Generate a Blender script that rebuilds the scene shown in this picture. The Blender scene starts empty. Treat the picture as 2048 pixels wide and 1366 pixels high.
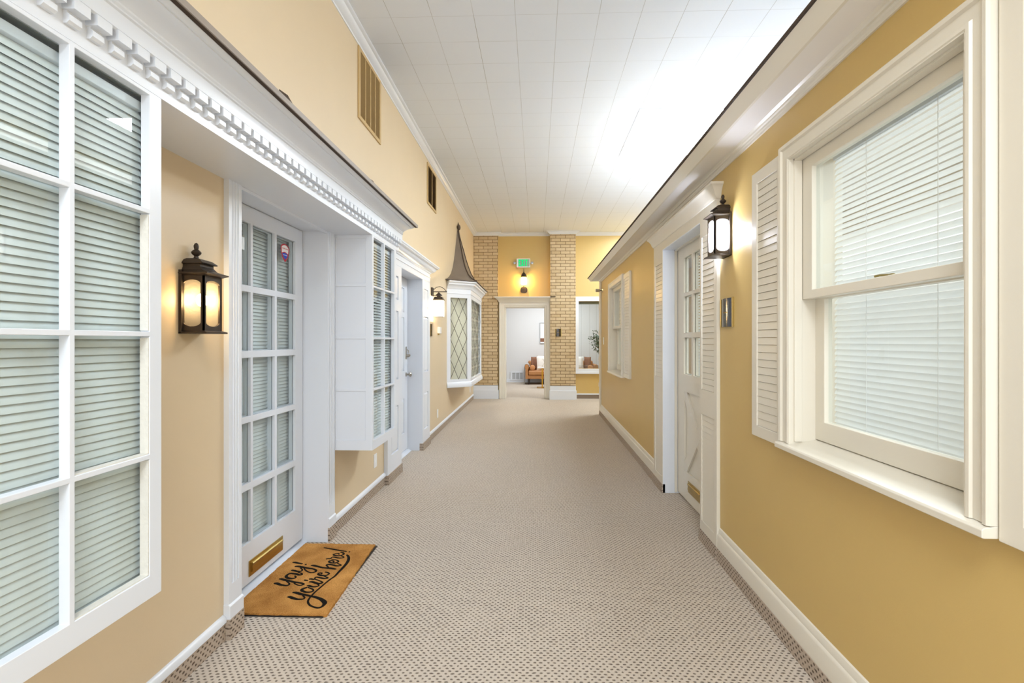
import bpy, bmesh, math, random
from mathutils import Vector, Matrix
random.seed(7)
C = bpy.context.scene.collection
PI = math.pi
SL = .0076                      # the old floor rises gently along the corridor
def fz(y): return SL*y
H = 1.348

# ------------------------------------------------------------------ materials
def new_mat(name):
    m = bpy.data.materials.new(name); m.use_nodes = True
    nt = m.node_tree; nt.nodes.clear()
    out = nt.nodes.new('ShaderNodeOutputMaterial')
    return m, nt, out
def srgb(r, g, b):
    f = lambda c: (c/255/12.92) if c/255 <= .04045 else ((c/255+.055)/1.055)**2.4
    return (f(r), f(g), f(b), 1)
def N(nt, t, **kw):
    n = nt.nodes.new(t)
    for k, v in kw.items(): setattr(n, k, v)
    return n
def pbr(name, col, rough=.5, metal=0, noise=0, nscale=8, bump=0, bscale=60, spec=.5, coat=0, sheen=0, trans=0):
    m, nt, out = new_mat(name)
    p = N(nt, 'ShaderNodeBsdfPrincipled'); nt.links.new(p.outputs[0], out.inputs[0])
    p.inputs['Roughness'].default_value = rough; p.inputs['Metallic'].default_value = metal
    p.inputs['Specular IOR Level'].default_value = spec
    if coat: p.inputs['Coat Weight'].default_value = coat
    if sheen: p.inputs['Sheen Weight'].default_value = sheen
    c = srgb(*col); p.inputs['Base Color'].default_value = c
    tc = N(nt, 'ShaderNodeTexCoord')
    if noise:
        nz = N(nt, 'ShaderNodeTexNoise'); nz.inputs['Scale'].default_value = nscale; nz.inputs['Detail'].default_value = 5
        nt.links.new(tc.outputs['Object'], nz.inputs['Vector'])
        mx = N(nt, 'ShaderNodeMix', data_type='RGBA')
        mx.inputs[6].default_value = tuple(x*(1-noise) for x in c[:3])+(1,)
        mx.inputs[7].default_value = tuple(min(1, x*(1+noise)) for x in c[:3])+(1,)
        nt.links.new(nz.outputs[0], mx.inputs[0]); nt.links.new(mx.outputs[2], p.inputs['Base Color'])
    if bump:
        nb = N(nt, 'ShaderNodeTexNoise'); nb.inputs['Scale'].default_value = bscale; nb.inputs['Detail'].default_value = 4
        nt.links.new(tc.outputs['Object'], nb.inputs['Vector'])
        b = N(nt, 'ShaderNodeBump'); b.inputs['Strength'].default_value = bump; b.inputs['Distance'].default_value = .004
        nt.links.new(nb.outputs[0], b.inputs['Height']); nt.links.new(b.outputs[0], p.inputs['Normal'])
    return m
def emit(name, col, strength):
    m, nt, out = new_mat(name)
    e = N(nt, 'ShaderNodeEmission'); e.inputs[0].default_value = srgb(*col); e.inputs[1].default_value = strength
    nt.links.new(e.outputs[0], out.inputs[0]); return m
def glass_mat(name, tint=(246, 249, 249), refl=1.0, ior=1.45):
    m, nt, out = new_mat(name)
    t = N(nt, 'ShaderNodeBsdfTransparent'); t.inputs[0].default_value = srgb(*tint)
    g = N(nt, 'ShaderNodeBsdfGlossy'); g.inputs['Roughness'].default_value = .01; g.inputs[0].default_value = (refl, refl, refl, 1)
    f = N(nt, 'ShaderNodeFresnel'); f.inputs[0].default_value = ior
    mx = N(nt, 'ShaderNodeMixShader')
    ge = N(nt, 'ShaderNodeNewGeometry')
    k = math_node(nt, 'MULTIPLY', f.outputs[0], math_node(nt, 'SUBTRACT', 1.0, ge.outputs['Backfacing']))
    nt.links.new(k, mx.inputs[0]); nt.links.new(t.outputs[0], mx.inputs[1]); nt.links.new(g.outputs[0], mx.inputs[2])
    nt.links.new(mx.outputs[0], out.inputs[0]); return m
def seeded_glass(name, tr=.45, k=1.0):
    m, nt, out = new_mat(name)
    tc = N(nt, 'ShaderNodeTexCoord')
    v = N(nt, 'ShaderNodeTexVoronoi'); v.inputs['Scale'].default_value = 160
    nt.links.new(tc.outputs['Object'], v.inputs['Vector'])
    t = N(nt, 'ShaderNodeBsdfTransparent'); t.inputs[0].default_value = srgb(250, 246, 236)
    d = N(nt, 'ShaderNodeBsdfTranslucent'); d.inputs[0].default_value = tuple(k*c for c in srgb(250, 245, 232)[:3])+(1,)
    d2 = N(nt, 'ShaderNodeBsdfDiffuse'); d2.inputs[0].default_value = tuple(k*c for c in srgb(235, 228, 210)[:3])+(1,)
    b = N(nt, 'ShaderNodeBump'); b.inputs['Strength'].default_value = .6; b.inputs['Distance'].default_value = .002
    nt.links.new(v.outputs[0], b.inputs['Height'])
    for x in (d, d2): nt.links.new(b.outputs[0], x.inputs['Normal'])
    a = N(nt, 'ShaderNodeMixShader'); a.inputs[0].default_value = .25
    nt.links.new(d.outputs[0], a.inputs[1]); nt.links.new(d2.outputs[0], a.inputs[2])
    mx = N(nt, 'ShaderNodeMixShader'); mx.inputs[0].default_value = 1-tr
    nt.links.new(t.outputs[0], mx.inputs[1]); nt.links.new(a.outputs[0], mx.inputs[2])
    nt.links.new(mx.outputs[0], out.inputs[0]); return m
def slat_mat(name, col, k=.3):
    m, nt, out = new_mat(name)
    p = N(nt, 'ShaderNodeBsdfPrincipled'); p.inputs['Base Color'].default_value = srgb(*col); p.inputs['Roughness'].default_value = .45
    t = N(nt, 'ShaderNodeBsdfTranslucent'); t.inputs[0].default_value = srgb(*col)
    mx = N(nt, 'ShaderNodeMixShader'); mx.inputs[0].default_value = k
    nt.links.new(p.outputs[0], mx.inputs[1]); nt.links.new(t.outputs[0], mx.inputs[2]); nt.links.new(mx.outputs[0], out.inputs[0])
    return m

def math_node(nt, op, a, b=None, c=None):
    n = N(nt, 'ShaderNodeMath', operation=op)
    for i, v in enumerate((a, b, c)):
        if v is None: continue
        if isinstance(v, (int, float)): n.inputs[i].default_value = v
        else: nt.links.new(v, n.inputs[i])
    return n.outputs[0]

def ceiling_mat():
    m, nt, out = new_mat('ceiling_tile')
    p = N(nt, 'ShaderNodeBsdfPrincipled'); nt.links.new(p.outputs[0], out.inputs[0]); p.inputs['Roughness'].default_value = .8
    tc = N(nt, 'ShaderNodeTexCoord'); s = N(nt, 'ShaderNodeSeparateXYZ'); nt.links.new(tc.outputs['Object'], s.inputs[0])
    T = .3048
    def line(o, off, w):
        f = math_node(nt, 'FRACT', math_node(nt, 'DIVIDE', math_node(nt, 'ADD', o, 30*T-off), T))
        d = math_node(nt, 'MULTIPLY', math_node(nt, 'MINIMUM', f, math_node(nt, 'SUBTRACT', 1.0, f)), T)
        return math_node(nt, 'LESS_THAN', d, w)
    lx = line(s.outputs[0], -.463, .0018); ly = line(s.outputs[1], 3.52, .0013)
    nz = N(nt, 'ShaderNodeTexNoise'); nz.inputs['Scale'].default_value = 2.3; nt.links.new(tc.outputs['Object'], nz.inputs['Vector'])
    k = math_node(nt, 'ADD', math_node(nt, 'MULTIPLY', nz.outputs[0], 1.4), -.15)
    lx = math_node(nt, 'MULTIPLY', lx, k); ly = math_node(nt, 'MULTIPLY', math_node(nt, 'MULTIPLY', ly, .75), k)
    L = math_node(nt, 'MAXIMUM', lx, ly)
    mx = N(nt, 'ShaderNodeMix', data_type='RGBA'); mx.inputs[6].default_value = srgb(230, 236, 245); mx.inputs[7].default_value = srgb(150, 148, 144)
    nt.links.new(L, mx.inputs[0]); nt.links.new(mx.outputs[2], p.inputs['Base Color'])
    n2 = N(nt, 'ShaderNodeTexNoise'); n2.inputs['Scale'].default_value = 240; nt.links.new(tc.outputs['Object'], n2.inputs['Vector'])
    hgt = math_node(nt, 'SUBTRACT', math_node(nt, 'MULTIPLY', n2.outputs[0], .15), L)
    b = N(nt, 'ShaderNodeBump'); b.inputs['Strength'].default_value = .5; b.inputs['Distance'].default_value = .003
    nt.links.new(hgt, b.inputs['Height']); nt.links.new(b.outputs[0], p.inputs['Normal'])
    return m

def carpet_mat(name, a=0, b=1, base=(206, 194, 180), dark=(116, 104, 94), px=.0285, py=.0155):
    """patterned loop carpet: staggered rows of small sunken dots"""
    m, nt, out = new_mat(name)
    p = N(nt, 'ShaderNodeBsdfPrincipled'); nt.links.new(p.outputs[0], out.inputs[0]); p.inputs['Roughness'].default_value = .95
    p.inputs['Specular IOR Level'].default_value = .1
    tc = N(nt, 'ShaderNodeTexCoord')
    wn = N(nt, 'ShaderNodeTexNoise'); wn.inputs['Scale'].default_value = 60; nt.links.new(tc.outputs['Object'], wn.inputs['Vector'])
    s = N(nt, 'ShaderNodeSeparateXYZ'); nt.links.new(tc.outputs['Object'], s.inputs[0])
    w = math_node(nt, 'MULTIPLY', math_node(nt, 'SUBTRACT', wn.outputs[0], .5), .02)
    X = math_node(nt, 'ADD', s.outputs[a], math_node(nt, 'ADD', w, 10)); Y = math_node(nt, 'ADD', s.outputs[b], 10)
    row = math_node(nt, 'FLOOR', math_node(nt, 'DIVIDE', Y, py))
    off = math_node(nt, 'MULTIPLY', math_node(nt, 'MODULO', row, 2.0), .5)
    fx = math_node(nt, 'SUBTRACT', math_node(nt, 'FRACT', math_node(nt, 'ADD', math_node(nt, 'DIVIDE', X, px), off)), .5)
    fy = math_node(nt, 'SUBTRACT', math_node(nt, 'FRACT', math_node(nt, 'DIVIDE', Y, py)), .5)
    dx = math_node(nt, 'MULTIPLY', fx, px/.0068); dy = math_node(nt, 'MULTIPLY', fy, py/.0048)
    d = math_node(nt, 'SQRT', math_node(nt, 'ADD', math_node(nt, 'MULTIPLY', dx, dx), math_node(nt, 'MULTIPLY', dy, dy)))
    dot = N(nt, 'ShaderNodeMapRange'); dot.inputs[1].default_value = .55; dot.inputs[2].default_value = 1.15; dot.inputs[3].default_value = 1; dot.inputs[4].default_value = 0
    nt.links.new(d, dot.inputs[0])
    fn = N(nt, 'ShaderNodeTexNoise'); fn.inputs['Scale'].default_value = 420; fn.inputs['Detail'].default_value = 3; nt.links.new(tc.outputs['Object'], fn.inputs['Vector'])
    bn = N(nt, 'ShaderNodeTexNoise'); bn.inputs['Scale'].default_value = 1.1; bn.inputs['Detail'].default_value = 4; nt.links.new(tc.outputs['Object'], bn.inputs['Vector'])
    c = srgb(*base)
    m1 = N(nt, 'ShaderNodeMix', data_type='RGBA'); m1.inputs[6].default_value = tuple(x*.78 for x in c[:3])+(1,); m1.inputs[7].default_value = tuple(min(1, x*1.2) for x in c[:3])+(1,)
    k = math_node(nt, 'ADD', math_node(nt, 'MULTIPLY', fn.outputs[0], .75), math_node(nt, 'MULTIPLY', bn.outputs[0], .25))
    nt.links.new(k, m1.inputs[0])
    m2 = N(nt, 'ShaderNodeMix', data_type='RGBA'); m2.inputs[7].default_value = srgb(*dark)
    nt.links.new(math_node(nt, 'MULTIPLY', dot.outputs[0], .95), m2.inputs[0]); nt.links.new(m1.outputs[2], m2.inputs[6]); nt.links.new(m2.outputs[2], p.inputs['Base Color'])
    h = math_node(nt, 'SUBTRACT', math_node(nt, 'MULTIPLY', fn.outputs[0], .5), dot.outputs[0])
    bp = N(nt, 'ShaderNodeBump'); bp.inputs['Strength'].default_value = .7; bp.inputs['Distance'].default_value = .005
    nt.links.new(h, bp.inputs['Height']); nt.links.new(bp.outputs[0], p.inputs['Normal'])
    return m

def brick_mat():
    m, nt, out = new_mat('buff_brick')
    p = N(nt, 'ShaderNodeBsdfPrincipled'); nt.links.new(p.outputs[0], out.inputs[0]); p.inputs['Roughness'].default_value = .85
    tc = N(nt, 'ShaderNodeTexCoord'); s = N(nt, 'ShaderNodeSeparateXYZ'); nt.links.new(tc.outputs['Object'], s.inputs[0])
    cb = N(nt, 'ShaderNodeCombineXYZ'); nt.links.new(math_node(nt, 'ADD', s.outputs[0], s.outputs[1]), cb.inputs[0]); nt.links.new(s.outputs[2], cb.inputs[1])
    br = N(nt, 'ShaderNodeTexBrick'); nt.links.new(cb.outputs[0], br.inputs['Vector'])
    br.inputs['Scale'].default_value = 1; br.inputs['Brick Width'].default_value = .205; br.inputs['Row Height'].default_value = .0685
    br.inputs['Mortar Size'].default_value = .0052; br.inputs['Mortar Smooth'].default_value = .15; br.inputs['Bias'].default_value = 0
    br.inputs['Color1'].default_value = srgb(214, 193, 158); br.inputs['Color2'].default_value = srgb(198, 174, 136); br.inputs['Mortar'].default_value = srgb(132, 106, 74)
    nz = N(nt, 'ShaderNodeTexNoise'); nz.inputs['Scale'].default_value = 30; nz.inputs['Detail'].default_value = 5; nt.links.new(tc.outputs['Object'], nz.inputs['Vector'])
    mx = N(nt, 'ShaderNodeMix', data_type='RGBA', blend_type='MULTIPLY'); mx.inputs[0].default_value = .35
    nt.links.new(br.outputs[0], mx.inputs[6]); nt.links.new(nz.outputs[1], mx.inputs[7]) if False else None
    mr = N(nt, 'ShaderNodeMapRange'); mr.inputs[3].default_value = .6; mr.inputs[4].default_value = 1.3; nt.links.new(nz.outputs[0], mr.inputs[0])
    nt.links.new(mr.outputs[0], mx.inputs[7]); nt.links.new(mx.outputs[2], p.inputs['Base Color'])
    h = math_node(nt, 'SUBTRACT', math_node(nt, 'MULTIPLY', nz.outputs[0], .4), br.outputs['Fac'])
    b = N(nt, 'ShaderNodeBump'); b.inputs['Strength'].default_value = .9; b.inputs['Distance'].default_value = .008
    nt.links.new(h, b.inputs['Height']); nt.links.new(b.outputs[0], p.inputs['Normal'])
    return m

def coir_mat():
    m, nt, out = new_mat('coir')
    p = N(nt, 'ShaderNodeBsdfPrincipled'); nt.links.new(p.outputs[0], out.inputs[0]); p.inputs['Roughness'].default_value = .95
    p.inputs['Specular IOR Level'].default_value = .1
    tc = N(nt, 'ShaderNodeTexCoord')
    a = N(nt, 'ShaderNodeTexNoise'); a.inputs['Scale'].default_value = 260; a.inputs['Detail'].default_value = 4
    b = N(nt, 'ShaderNodeTexNoise'); b.inputs['Scale'].default_value = 7; b.inputs['Detail'].default_value = 4
    for n in (a, b): nt.links.new(tc.outputs['Object'], n.inputs['Vector'])
    k = math_node(nt, 'ADD', math_node(nt, 'MULTIPLY', a.outputs[0], .5), math_node(nt, 'MULTIPLY', b.outputs[0], .5))
    r = N(nt, 'ShaderNodeValToRGB'); nt.links.new(k, r.inputs[0])
    r.color_ramp.elements[0].position = .32; r.color_ramp.elements[0].color = srgb(134, 84, 34)
    r.color_ramp.elements[1].position = .68; r.color_ramp.elements[1].color = srgb(222, 164, 92)
    nt.links.new(r.outputs[0], p.inputs['Base Color'])
    bp = N(nt, 'ShaderNodeBump'); bp.inputs['Strength'].default_value = .8; bp.inputs['Distance'].default_value = .004
    nt.links.new(a.outputs[0], bp.inputs['Height']); nt.links.new(bp.outputs[0], p.inputs['Normal'])
    return m

M = {}
M['wall_l'] = pbr('ochre_wall_paint_lit', (218, 198, 165), .42, noise=.03, nscale=3, bump=.06, bscale=220)  # ochre made paler: the left wall's stronger light is in the colour
M['wall_r'] = pbr('ochre_wall_paint', (206, 176, 110), .38, noise=.03, nscale=3, bump=.06, bscale=220)  # deeper ochre: the right wall's shade is mixed into the colour
M['white'] = pbr('white_gloss_paint', (226, 231, 239), .28, bump=.02, bscale=40)
M['worn'] = pbr('worn_putty', (222, 220, 212), .6, noise=.1, nscale=30, bump=.5, bscale=90)
M['cream'] = pbr('cream_gloss_paint', (226, 220, 206), .28, bump=.02, bscale=40)
M['soffit'] = pbr('white_soffit_paint', (234, 231, 226), .4, bump=.02)
M['ceil'] = ceiling_mat()
M['carpet'] = carpet_mat('loop_carpet')
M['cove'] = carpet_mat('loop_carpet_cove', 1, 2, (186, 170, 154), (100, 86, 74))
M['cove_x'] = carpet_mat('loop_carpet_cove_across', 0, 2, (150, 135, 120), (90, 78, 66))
M['brick'] = brick_mat()
M['coir'] = coir_mat()
M['ink'] = pbr('black_ink', (28, 24, 20), .95, spec=.1, bump=.5, bscale=300)
M['bronze'] = pbr('dark_bronze', (62, 52, 44), .42, metal=.35, noise=.15, nscale=20)
M['black'] = pbr('black_satin', (24, 24, 26), .35)
M['brass'] = pbr('brass', (190, 166, 104), .3, metal=1, noise=.12, nscale=14)
M['nickel'] = pbr('satin_nickel', (176, 170, 160), .28, metal=1)
M['chrome'] = pbr('chrome', (200, 200, 200), .15, metal=1)
M['mirror'] = pbr('dark_mirror_face', (86, 84, 84), .12, metal=.9)
M['glass'] = glass_mat('window_glass')
M['sglass'] = seeded_glass('seeded_glass', .4)
M['sglass1'] = seeded_glass('clear_seeded_glass', .62, .42)
M['drip'] = pbr('brown_roof_edge', (140, 128, 116), .5, noise=.08)
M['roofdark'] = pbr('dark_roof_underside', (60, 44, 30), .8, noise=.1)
M['hat'] = pbr('weathered_copper_roof', (126, 112, 98), .45, noise=.14, nscale=5, bump=.15, bscale=12)
M['hatdark'] = pbr('dark_hip_cap', (76, 62, 52), .6)
M['slat'] = slat_mat('white_blind_slat', (238, 243, 243), .06)
M['slat_b'] = slat_mat('translucent_blind_slat', (240, 243, 244), .45)
M['slat_c'] = slat_mat('cream_blind_slat', (240, 235, 220), .35)
M['lead'] = pbr('lead_came', (84, 80, 74), .5, metal=.6)
M['office'] = pbr('grey_office_wall', (118, 124, 122), .8)
M['roomwall'] = pbr('pale_grey_wall', (222, 224, 227), .6)
M['plastic'] = pbr('white_plastic', (240, 240, 240), .35)
M['hole'] = pbr('dark_recess', (30, 24, 18), .9)
M['ventp'] = pbr('tan_vent_paint', (198, 168, 116), .4)
M['slatbrown'] = pbr('brown_vent_blade', (176, 148, 100), .5)  # blades a darker brown than the tan frame
M['paper'] = pbr('paper', (238, 242, 248), .7)
M['greyink'] = pbr('grey_ink', (150, 158, 168), .8)
M['red'] = pbr('sticker_red', (190, 20, 40), .4)
M['blue'] = pbr('sticker_blue', (20, 80, 200), .4)
M['stickw'] = pbr('sticker_white', (240, 235, 235), .4)
M['leather'] = pbr('tan_leather', (186, 130, 80), .42, noise=.12, nscale=9, bump=.1)
M['wood'] = pbr('dark_wood', (50, 38, 32), .4)
M['cushion'] = pbr('white_linen', (236, 233, 228), .9, noise=.05, nscale=20, bump=.2, bscale=90)
M['cushion2'] = pbr('rust_patterned_cloth', (138, 98, 76), .9, noise=.45, nscale=40)
M['orange'] = pbr('orange_leather', (200, 138, 88), .5)
M['branchline'] = pbr('embroidered_branch', (150, 138, 124), .9)
M['throw'] = pbr('grey_throw', (196, 194, 192), .95, bump=.3, bscale=120)
M['leaf'] = pbr('grey_green_leaf', (92, 118, 98), .55, noise=.3, nscale=14)
M['stem'] = pbr('brown_stem', (92, 76, 56), .8)
M['pot'] = pbr('dark_pot', (58, 56, 54), .6)
M['gold'] = pbr('gold_metal', (206, 160, 60), .25, metal=1)
M['bulbw'] = emit('warm_bulb', (255, 214, 150), 60)
M['bulbc'] = emit('cool_bulb', (205, 218, 255), 900)
M['bulb2'] = emit('lamp_bulb', (255, 232, 196), 700)
M['bulb4'] = emit('amber_bulb', (255, 214, 140), 420)
M['exitg'] = emit('green_letter', (0, 226, 120), .75)
M['exitface'] = pbr('exit_face', (150, 170, 160), .4)
M['exitr'] = emit('red_indicator', (255, 70, 40), .8)
M['panel'] = emit('light_panel', (236, 246, 255), 19)
M['grille'] = pbr('grey_grille', (176, 180, 184), .5)
M['blindhead'] = pbr('grey_green_headrail', (120, 124, 110), .5)

# ------------------------------------------------------------------ mesh helpers
class MB:
    def __init__(s): s.v = []; s.f = []
    def add(s, vs, fs):
        o = len(s.v); s.v += [tuple(v) for v in vs]; s.f += [tuple(i+o for i in f) for f in fs]; return s
    def box(s, x0, x1, y0, y1, z0, z1):
        x0, x1 = min(x0, x1), max(x0, x1); y0, y1 = min(y0, y1), max(y0, y1); z0, z1 = min(z0, z1), max(z0, z1)
        return s.add([(x0,y0,z0),(x1,y0,z0),(x1,y1,z0),(x0,y1,z0),(x0,y0,z1),(x1,y0,z1),(x1,y1,z1),(x0,y1,z1)],
                     [(0,3,2,1),(4,5,6,7),(0,1,5,4),(1,2,6,5),(2,3,7,6),(3,0,4,7)])
    def prism(s, poly, t0, t1, T):
        """polygon (a,b) extruded from t0 to t1; T(a,b,t)->xyz"""
        n = len(poly)
        vs = [T(a, b, t0) for a, b in poly]+[T(a, b, t1) for a, b in poly]
        fs = [(i, (i+1) % n, n+(i+1) % n, n+i) for i in range(n)]+[tuple(range(n-1, -1, -1)), tuple(range(n, 2*n))]
        return s.add(vs, fs)
    def py(s, prof, y0, y1, slope=0):      # profile in (x,z) along y
        return s.prism(prof, y0, y1, lambda a, b, t: (a, t, b+slope*t))
    def px(s, prof, x0, x1):               # profile in (y,z) along x
        return s.prism(prof, x0, x1, lambda a, b, t: (t, a, b))
    def pz(s, prof, z0, z1):               # profile in (x,y) along z
        return s.prism(prof, z0, z1, lambda a, b, t: (a, b, t))
    def holes(s, a0, a1, z0, z1, d0, d1, hs, T):
        """flat panel with rectangular holes; a along, z up, d depth. T(a,d,z)->xyz"""
        As = sorted(set([a0, a1]+[h[0] for h in hs]+[h[1] for h in hs])); Zs = sorted(set([z0, z1]+[h[2] for h in hs]+[h[3] for h in hs]))
        As = [a for a in As if a0-1e-6 <= a <= a1+1e-6]; Zs = [z for z in Zs if z0-1e-6 <= z <= z1+1e-6]
        def solid(i, j):
            if i < 0 or j < 0 or i >= len(As)-1 or j >= len(Zs)-1: return False
            a = (As[i]+As[i+1])/2; z = (Zs[j]+Zs[j+1])/2
            return not any(h[0] < a < h[1] and h[2] < z < h[3] for h in hs)
        idx = {}; vs = []; fs = []
        def V(i, j, k):
            if (i, j, k) not in idx: idx[(i, j, k)] = len(vs); vs.append(T(As[i], (d0, d1)[k], Zs[j]))
            return idx[(i, j, k)]
        for i in range(len(As)-1):
            for j in range(len(Zs)-1):
                if not solid(i, j): continue
                fs.append((V(i,j,0), V(i+1,j,0), V(i+1,j+1,0), V(i,j+1,0))); fs.append((V(i,j,1), V(i,j+1,1), V(i+1,j+1,1), V(i+1,j,1)))
                if not solid(i-1, j): fs.append((V(i,j,0), V(i,j+1,0), V(i,j+1,1), V(i,j,1)))
                if not solid(i+1, j): fs.append((V(i+1,j,0), V(i+1,j,1), V(i+1,j+1,1), V(i+1,j+1,0)))
                if not solid(i, j-1): fs.append((V(i,j,0), V(i,j,1), V(i+1,j,1), V(i+1,j,0)))
                if not solid(i, j+1): fs.append((V(i,j+1,0), V(i+1,j+1,0), V(i+1,j+1,1), V(i,j+1,1)))
        return s.add(vs, fs)
    def sweep(s, path, prof, T, closed=False):
        """mitred moulding: path of (a,b); profile of (offset to the left, h); T(a,b,h)->xyz"""
        n = len(path); rings = []
        for i in range(n):
            p = Vector(path[i])
            pr = Vector(path[i-1]) if (i > 0 or closed) else None
            nx = Vector(path[(i+1) % n]) if (i < n-1 or closed) else None
            def nor(u): u = u.normalized(); return Vector((-u.y, u.x))
            if pr is None: m = nor(nx-p)
            elif nx is None: m = nor(p-pr)
            else:
                n1, n2 = nor(p-pr), nor(nx-p); m = (n1+n2); m = m/m.dot(n1)
            rings.append([T(p.x+m.x*o, p.y+m.y*o, h) for o, h in prof])
        k = len(prof); vs = [v for r in rings for v in r]; fs = []
        for i in range(n if closed else n-1):
            j = (i+1) % n
            for a in range(k):
                b = (a+1) % k; fs.append((i*k+a, i*k+b, j*k+b, j*k+a))
        if not closed: fs.append(tuple(range(k-1, -1, -1))); fs.append(tuple((n-1)*k+a for a in range(k)))
        return s.add(vs, fs)
    def lathe(s, prof, cx, cy, z0=0, seg=20, T=None, a0=0, a1=2*PI):
        """prof of (r,z)"""
        full = abs(a1-a0-2*PI) < 1e-6; n = seg if full else seg+1
        vs = []
        for r, z in prof:
            for i in range(n):
                a = a0+(a1-a0)*i/seg; q = (cx+r*math.cos(a), cy+r*math.sin(a), z0+z); vs.append(T(*q) if T else q)
        fs = []
        for j in range(len(prof)-1):
            for i in range(n if full else n-1):
                k = (i+1) % n; fs.append((j*n+i, j*n+k, (j+1)*n+k, (j+1)*n+i))
        fs.append(tuple(range(n-1, -1, -1))); fs.append(tuple((len(prof)-1)*n+i for i in range(n)))
        return s.add(vs, fs)
    def tube(s, pts, r, seg=8, closed=False):
        pts = [Vector(p) for p in pts]; n = len(pts); vs = []; rr = r if isinstance(r, (list, tuple)) else [r]*n
        up = None
        for i in range(n):
            d = (pts[min(i+1, n-1)]-pts[max(i-1, 0)]).normalized()
            if up is None: up = Vector((0, 0, 1)) if abs(d.z) < .9 else Vector((1, 0, 0))
            u = d.cross(up).normalized(); w = u.cross(d).normalized(); up = w
            for k in range(seg):
                a = 2*PI*k/seg; vs.append(pts[i]+(u*math.cos(a)+w*math.sin(a))*rr[i])
        fs = [(i*seg+k, i*seg+(k+1) % seg, (i+1)*seg+(k+1) % seg, (i+1)*seg+k) for i in range(n-1) for k in range(seg)]
        fs.append(tuple(range(seg-1, -1, -1))); fs.append(tuple((n-1)*seg+k for k in range(seg)))
        return s.add(vs, fs)
    def ball(s, c, r, sx=1, sy=1, sz=1, seg=16, rings=10):
        prof = [(max(1e-4, r*math.sin(PI*i/rings)), -r*math.cos(PI*i/rings)) for i in range(rings+1)]
        return s.lathe(prof, 0, 0, 0, seg, T=lambda x, y, z: (c[0]+x*sx, c[1]+y*sy, c[2]+z*sz))
    def build(s, name, mat, parent=None, origin=None, bevel=0, smooth=True, angle=35, seg=2, solid=0):
        me = bpy.data.meshes.new(name)
        o = bpy.data.objects.new(name, me); C.objects.link(o)
        org = Vector(origin) if origin is not None else Vector((0, 0, 0))
        if parent is not None:
            r = parent
            while r is not None: org = org+r.location; r = r.parent
            o.parent = parent
        else: o.location = org
        me.from_pydata([tuple(Vector(v)-org) for v in s.v], [], s.f)
        bm = bmesh.new(); bm.from_mesh(me)
        bmesh.ops.remove_doubles(bm, verts=bm.verts, dist=1e-5)
        bmesh.ops.recalc_face_normals(bm, faces=bm.faces)
        if bevel: bmesh.ops.dissolve_limit(bm, angle_limit=.01, verts=bm.verts, edges=bm.edges)
        bm.to_mesh(me); bm.free()
        if smooth:
            me.polygons.foreach_set('use_smooth', [True]*len(me.polygons)); me.set_sharp_from_angle(angle=math.radians(angle))
        me.materials.append(M[mat] if isinstance(mat, str) else mat)
        if bevel:
            b = o.modifiers.new('bevel', 'BEVEL'); b.width = bevel; b.segments = seg; b.limit_method = 'ANGLE'; b.angle_limit = math.radians(40)
            b.harden_normals = True
        return o

def tag(o, label=None, cat=None, group=None, kind=None):
    if label: o['label'] = label
    if cat: o['category'] = cat
    if group: o['group'] = group
    if kind: o['kind'] = kind
    return o
def thing(name, loc, label, cat, group=None, kind=None):
    o = bpy.data.objects.new(name, None); C.objects.link(o); o.location = loc; o.empty_display_size = .1
    return tag(o, label, cat, group, kind)
def TY(a, d, z): return (d, a, z)      # panels that run along the corridor
def TX(a, d, z): return (a, d, z)      # panels that run across it

# ------------------------------------------------------------------ setting: floor, ceiling, walls
WL = -1.396; WR = 1.11; CZ = 3.724; EW = 10.68; RB = 14.5
mb = MB(); y0, y1 = -2.6, 14.7
mb.add([(-3.2, y0, fz(y0)), (3.4, y0, fz(y0)), (3.4, y1, fz(y1)), (-3.2, y1, fz(y1)), (-3.2, y0, -.15), (3.4, y0, -.15), (3.4, y1, -.1), (-3.2, y1, -.1)],
       [(0,1,2,3),(7,6,5,4),(0,4,5,1),(1,5,6,2),(2,6,7,3),(3,7,4,0)])
tag(mb.build('floor', 'carpet', smooth=False), 'beige loop carpet with rows of small sunken dots', 'floor', kind='structure')
tag(MB().box(-1.7, 3.4, -2.6, 10.9, CZ, CZ+.12).build('ceiling', 'ceil', smooth=False), 'white ceiling of square fibre tiles', 'ceiling', kind='structure')

D1 = (2.21, 3.142); D2 = (4.819, 5.715)
HD = 2.075
mb = MB().holes(-2.6, 10.9, -.06, CZ, WL, WL-.16, [(D1[0], D1[1], -.06, HD), (D2[0], D2[1], -.06, 2.086), (.22, 1.35, .64, 2.02), (3.31, 3.76, .64, 2.02), (7.62, 9.28, .7, 2.1)], TY)
tag(mb.build('wall_left', 'wall_l', smooth=False), 'ochre wall of the left shopfronts', 'wall', kind='structure')
WRH = 2.66
D3 = (3.266, 4.229)
W5 = (1.25, 2.101, .89, 2.124); W6 = (6.2, 7.235, .89, 2.124)
mb = MB().holes(-2.6, 8.5, -.06, WRH, WR, WR+.17, [(D3[0], D3[1], -.06, 2.14), W5, W6], TY)
tag(mb.build('wall_right', 'wall_r', smooth=False), 'ochre wall of the low building on the right', 'wall', kind='structure')
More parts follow.
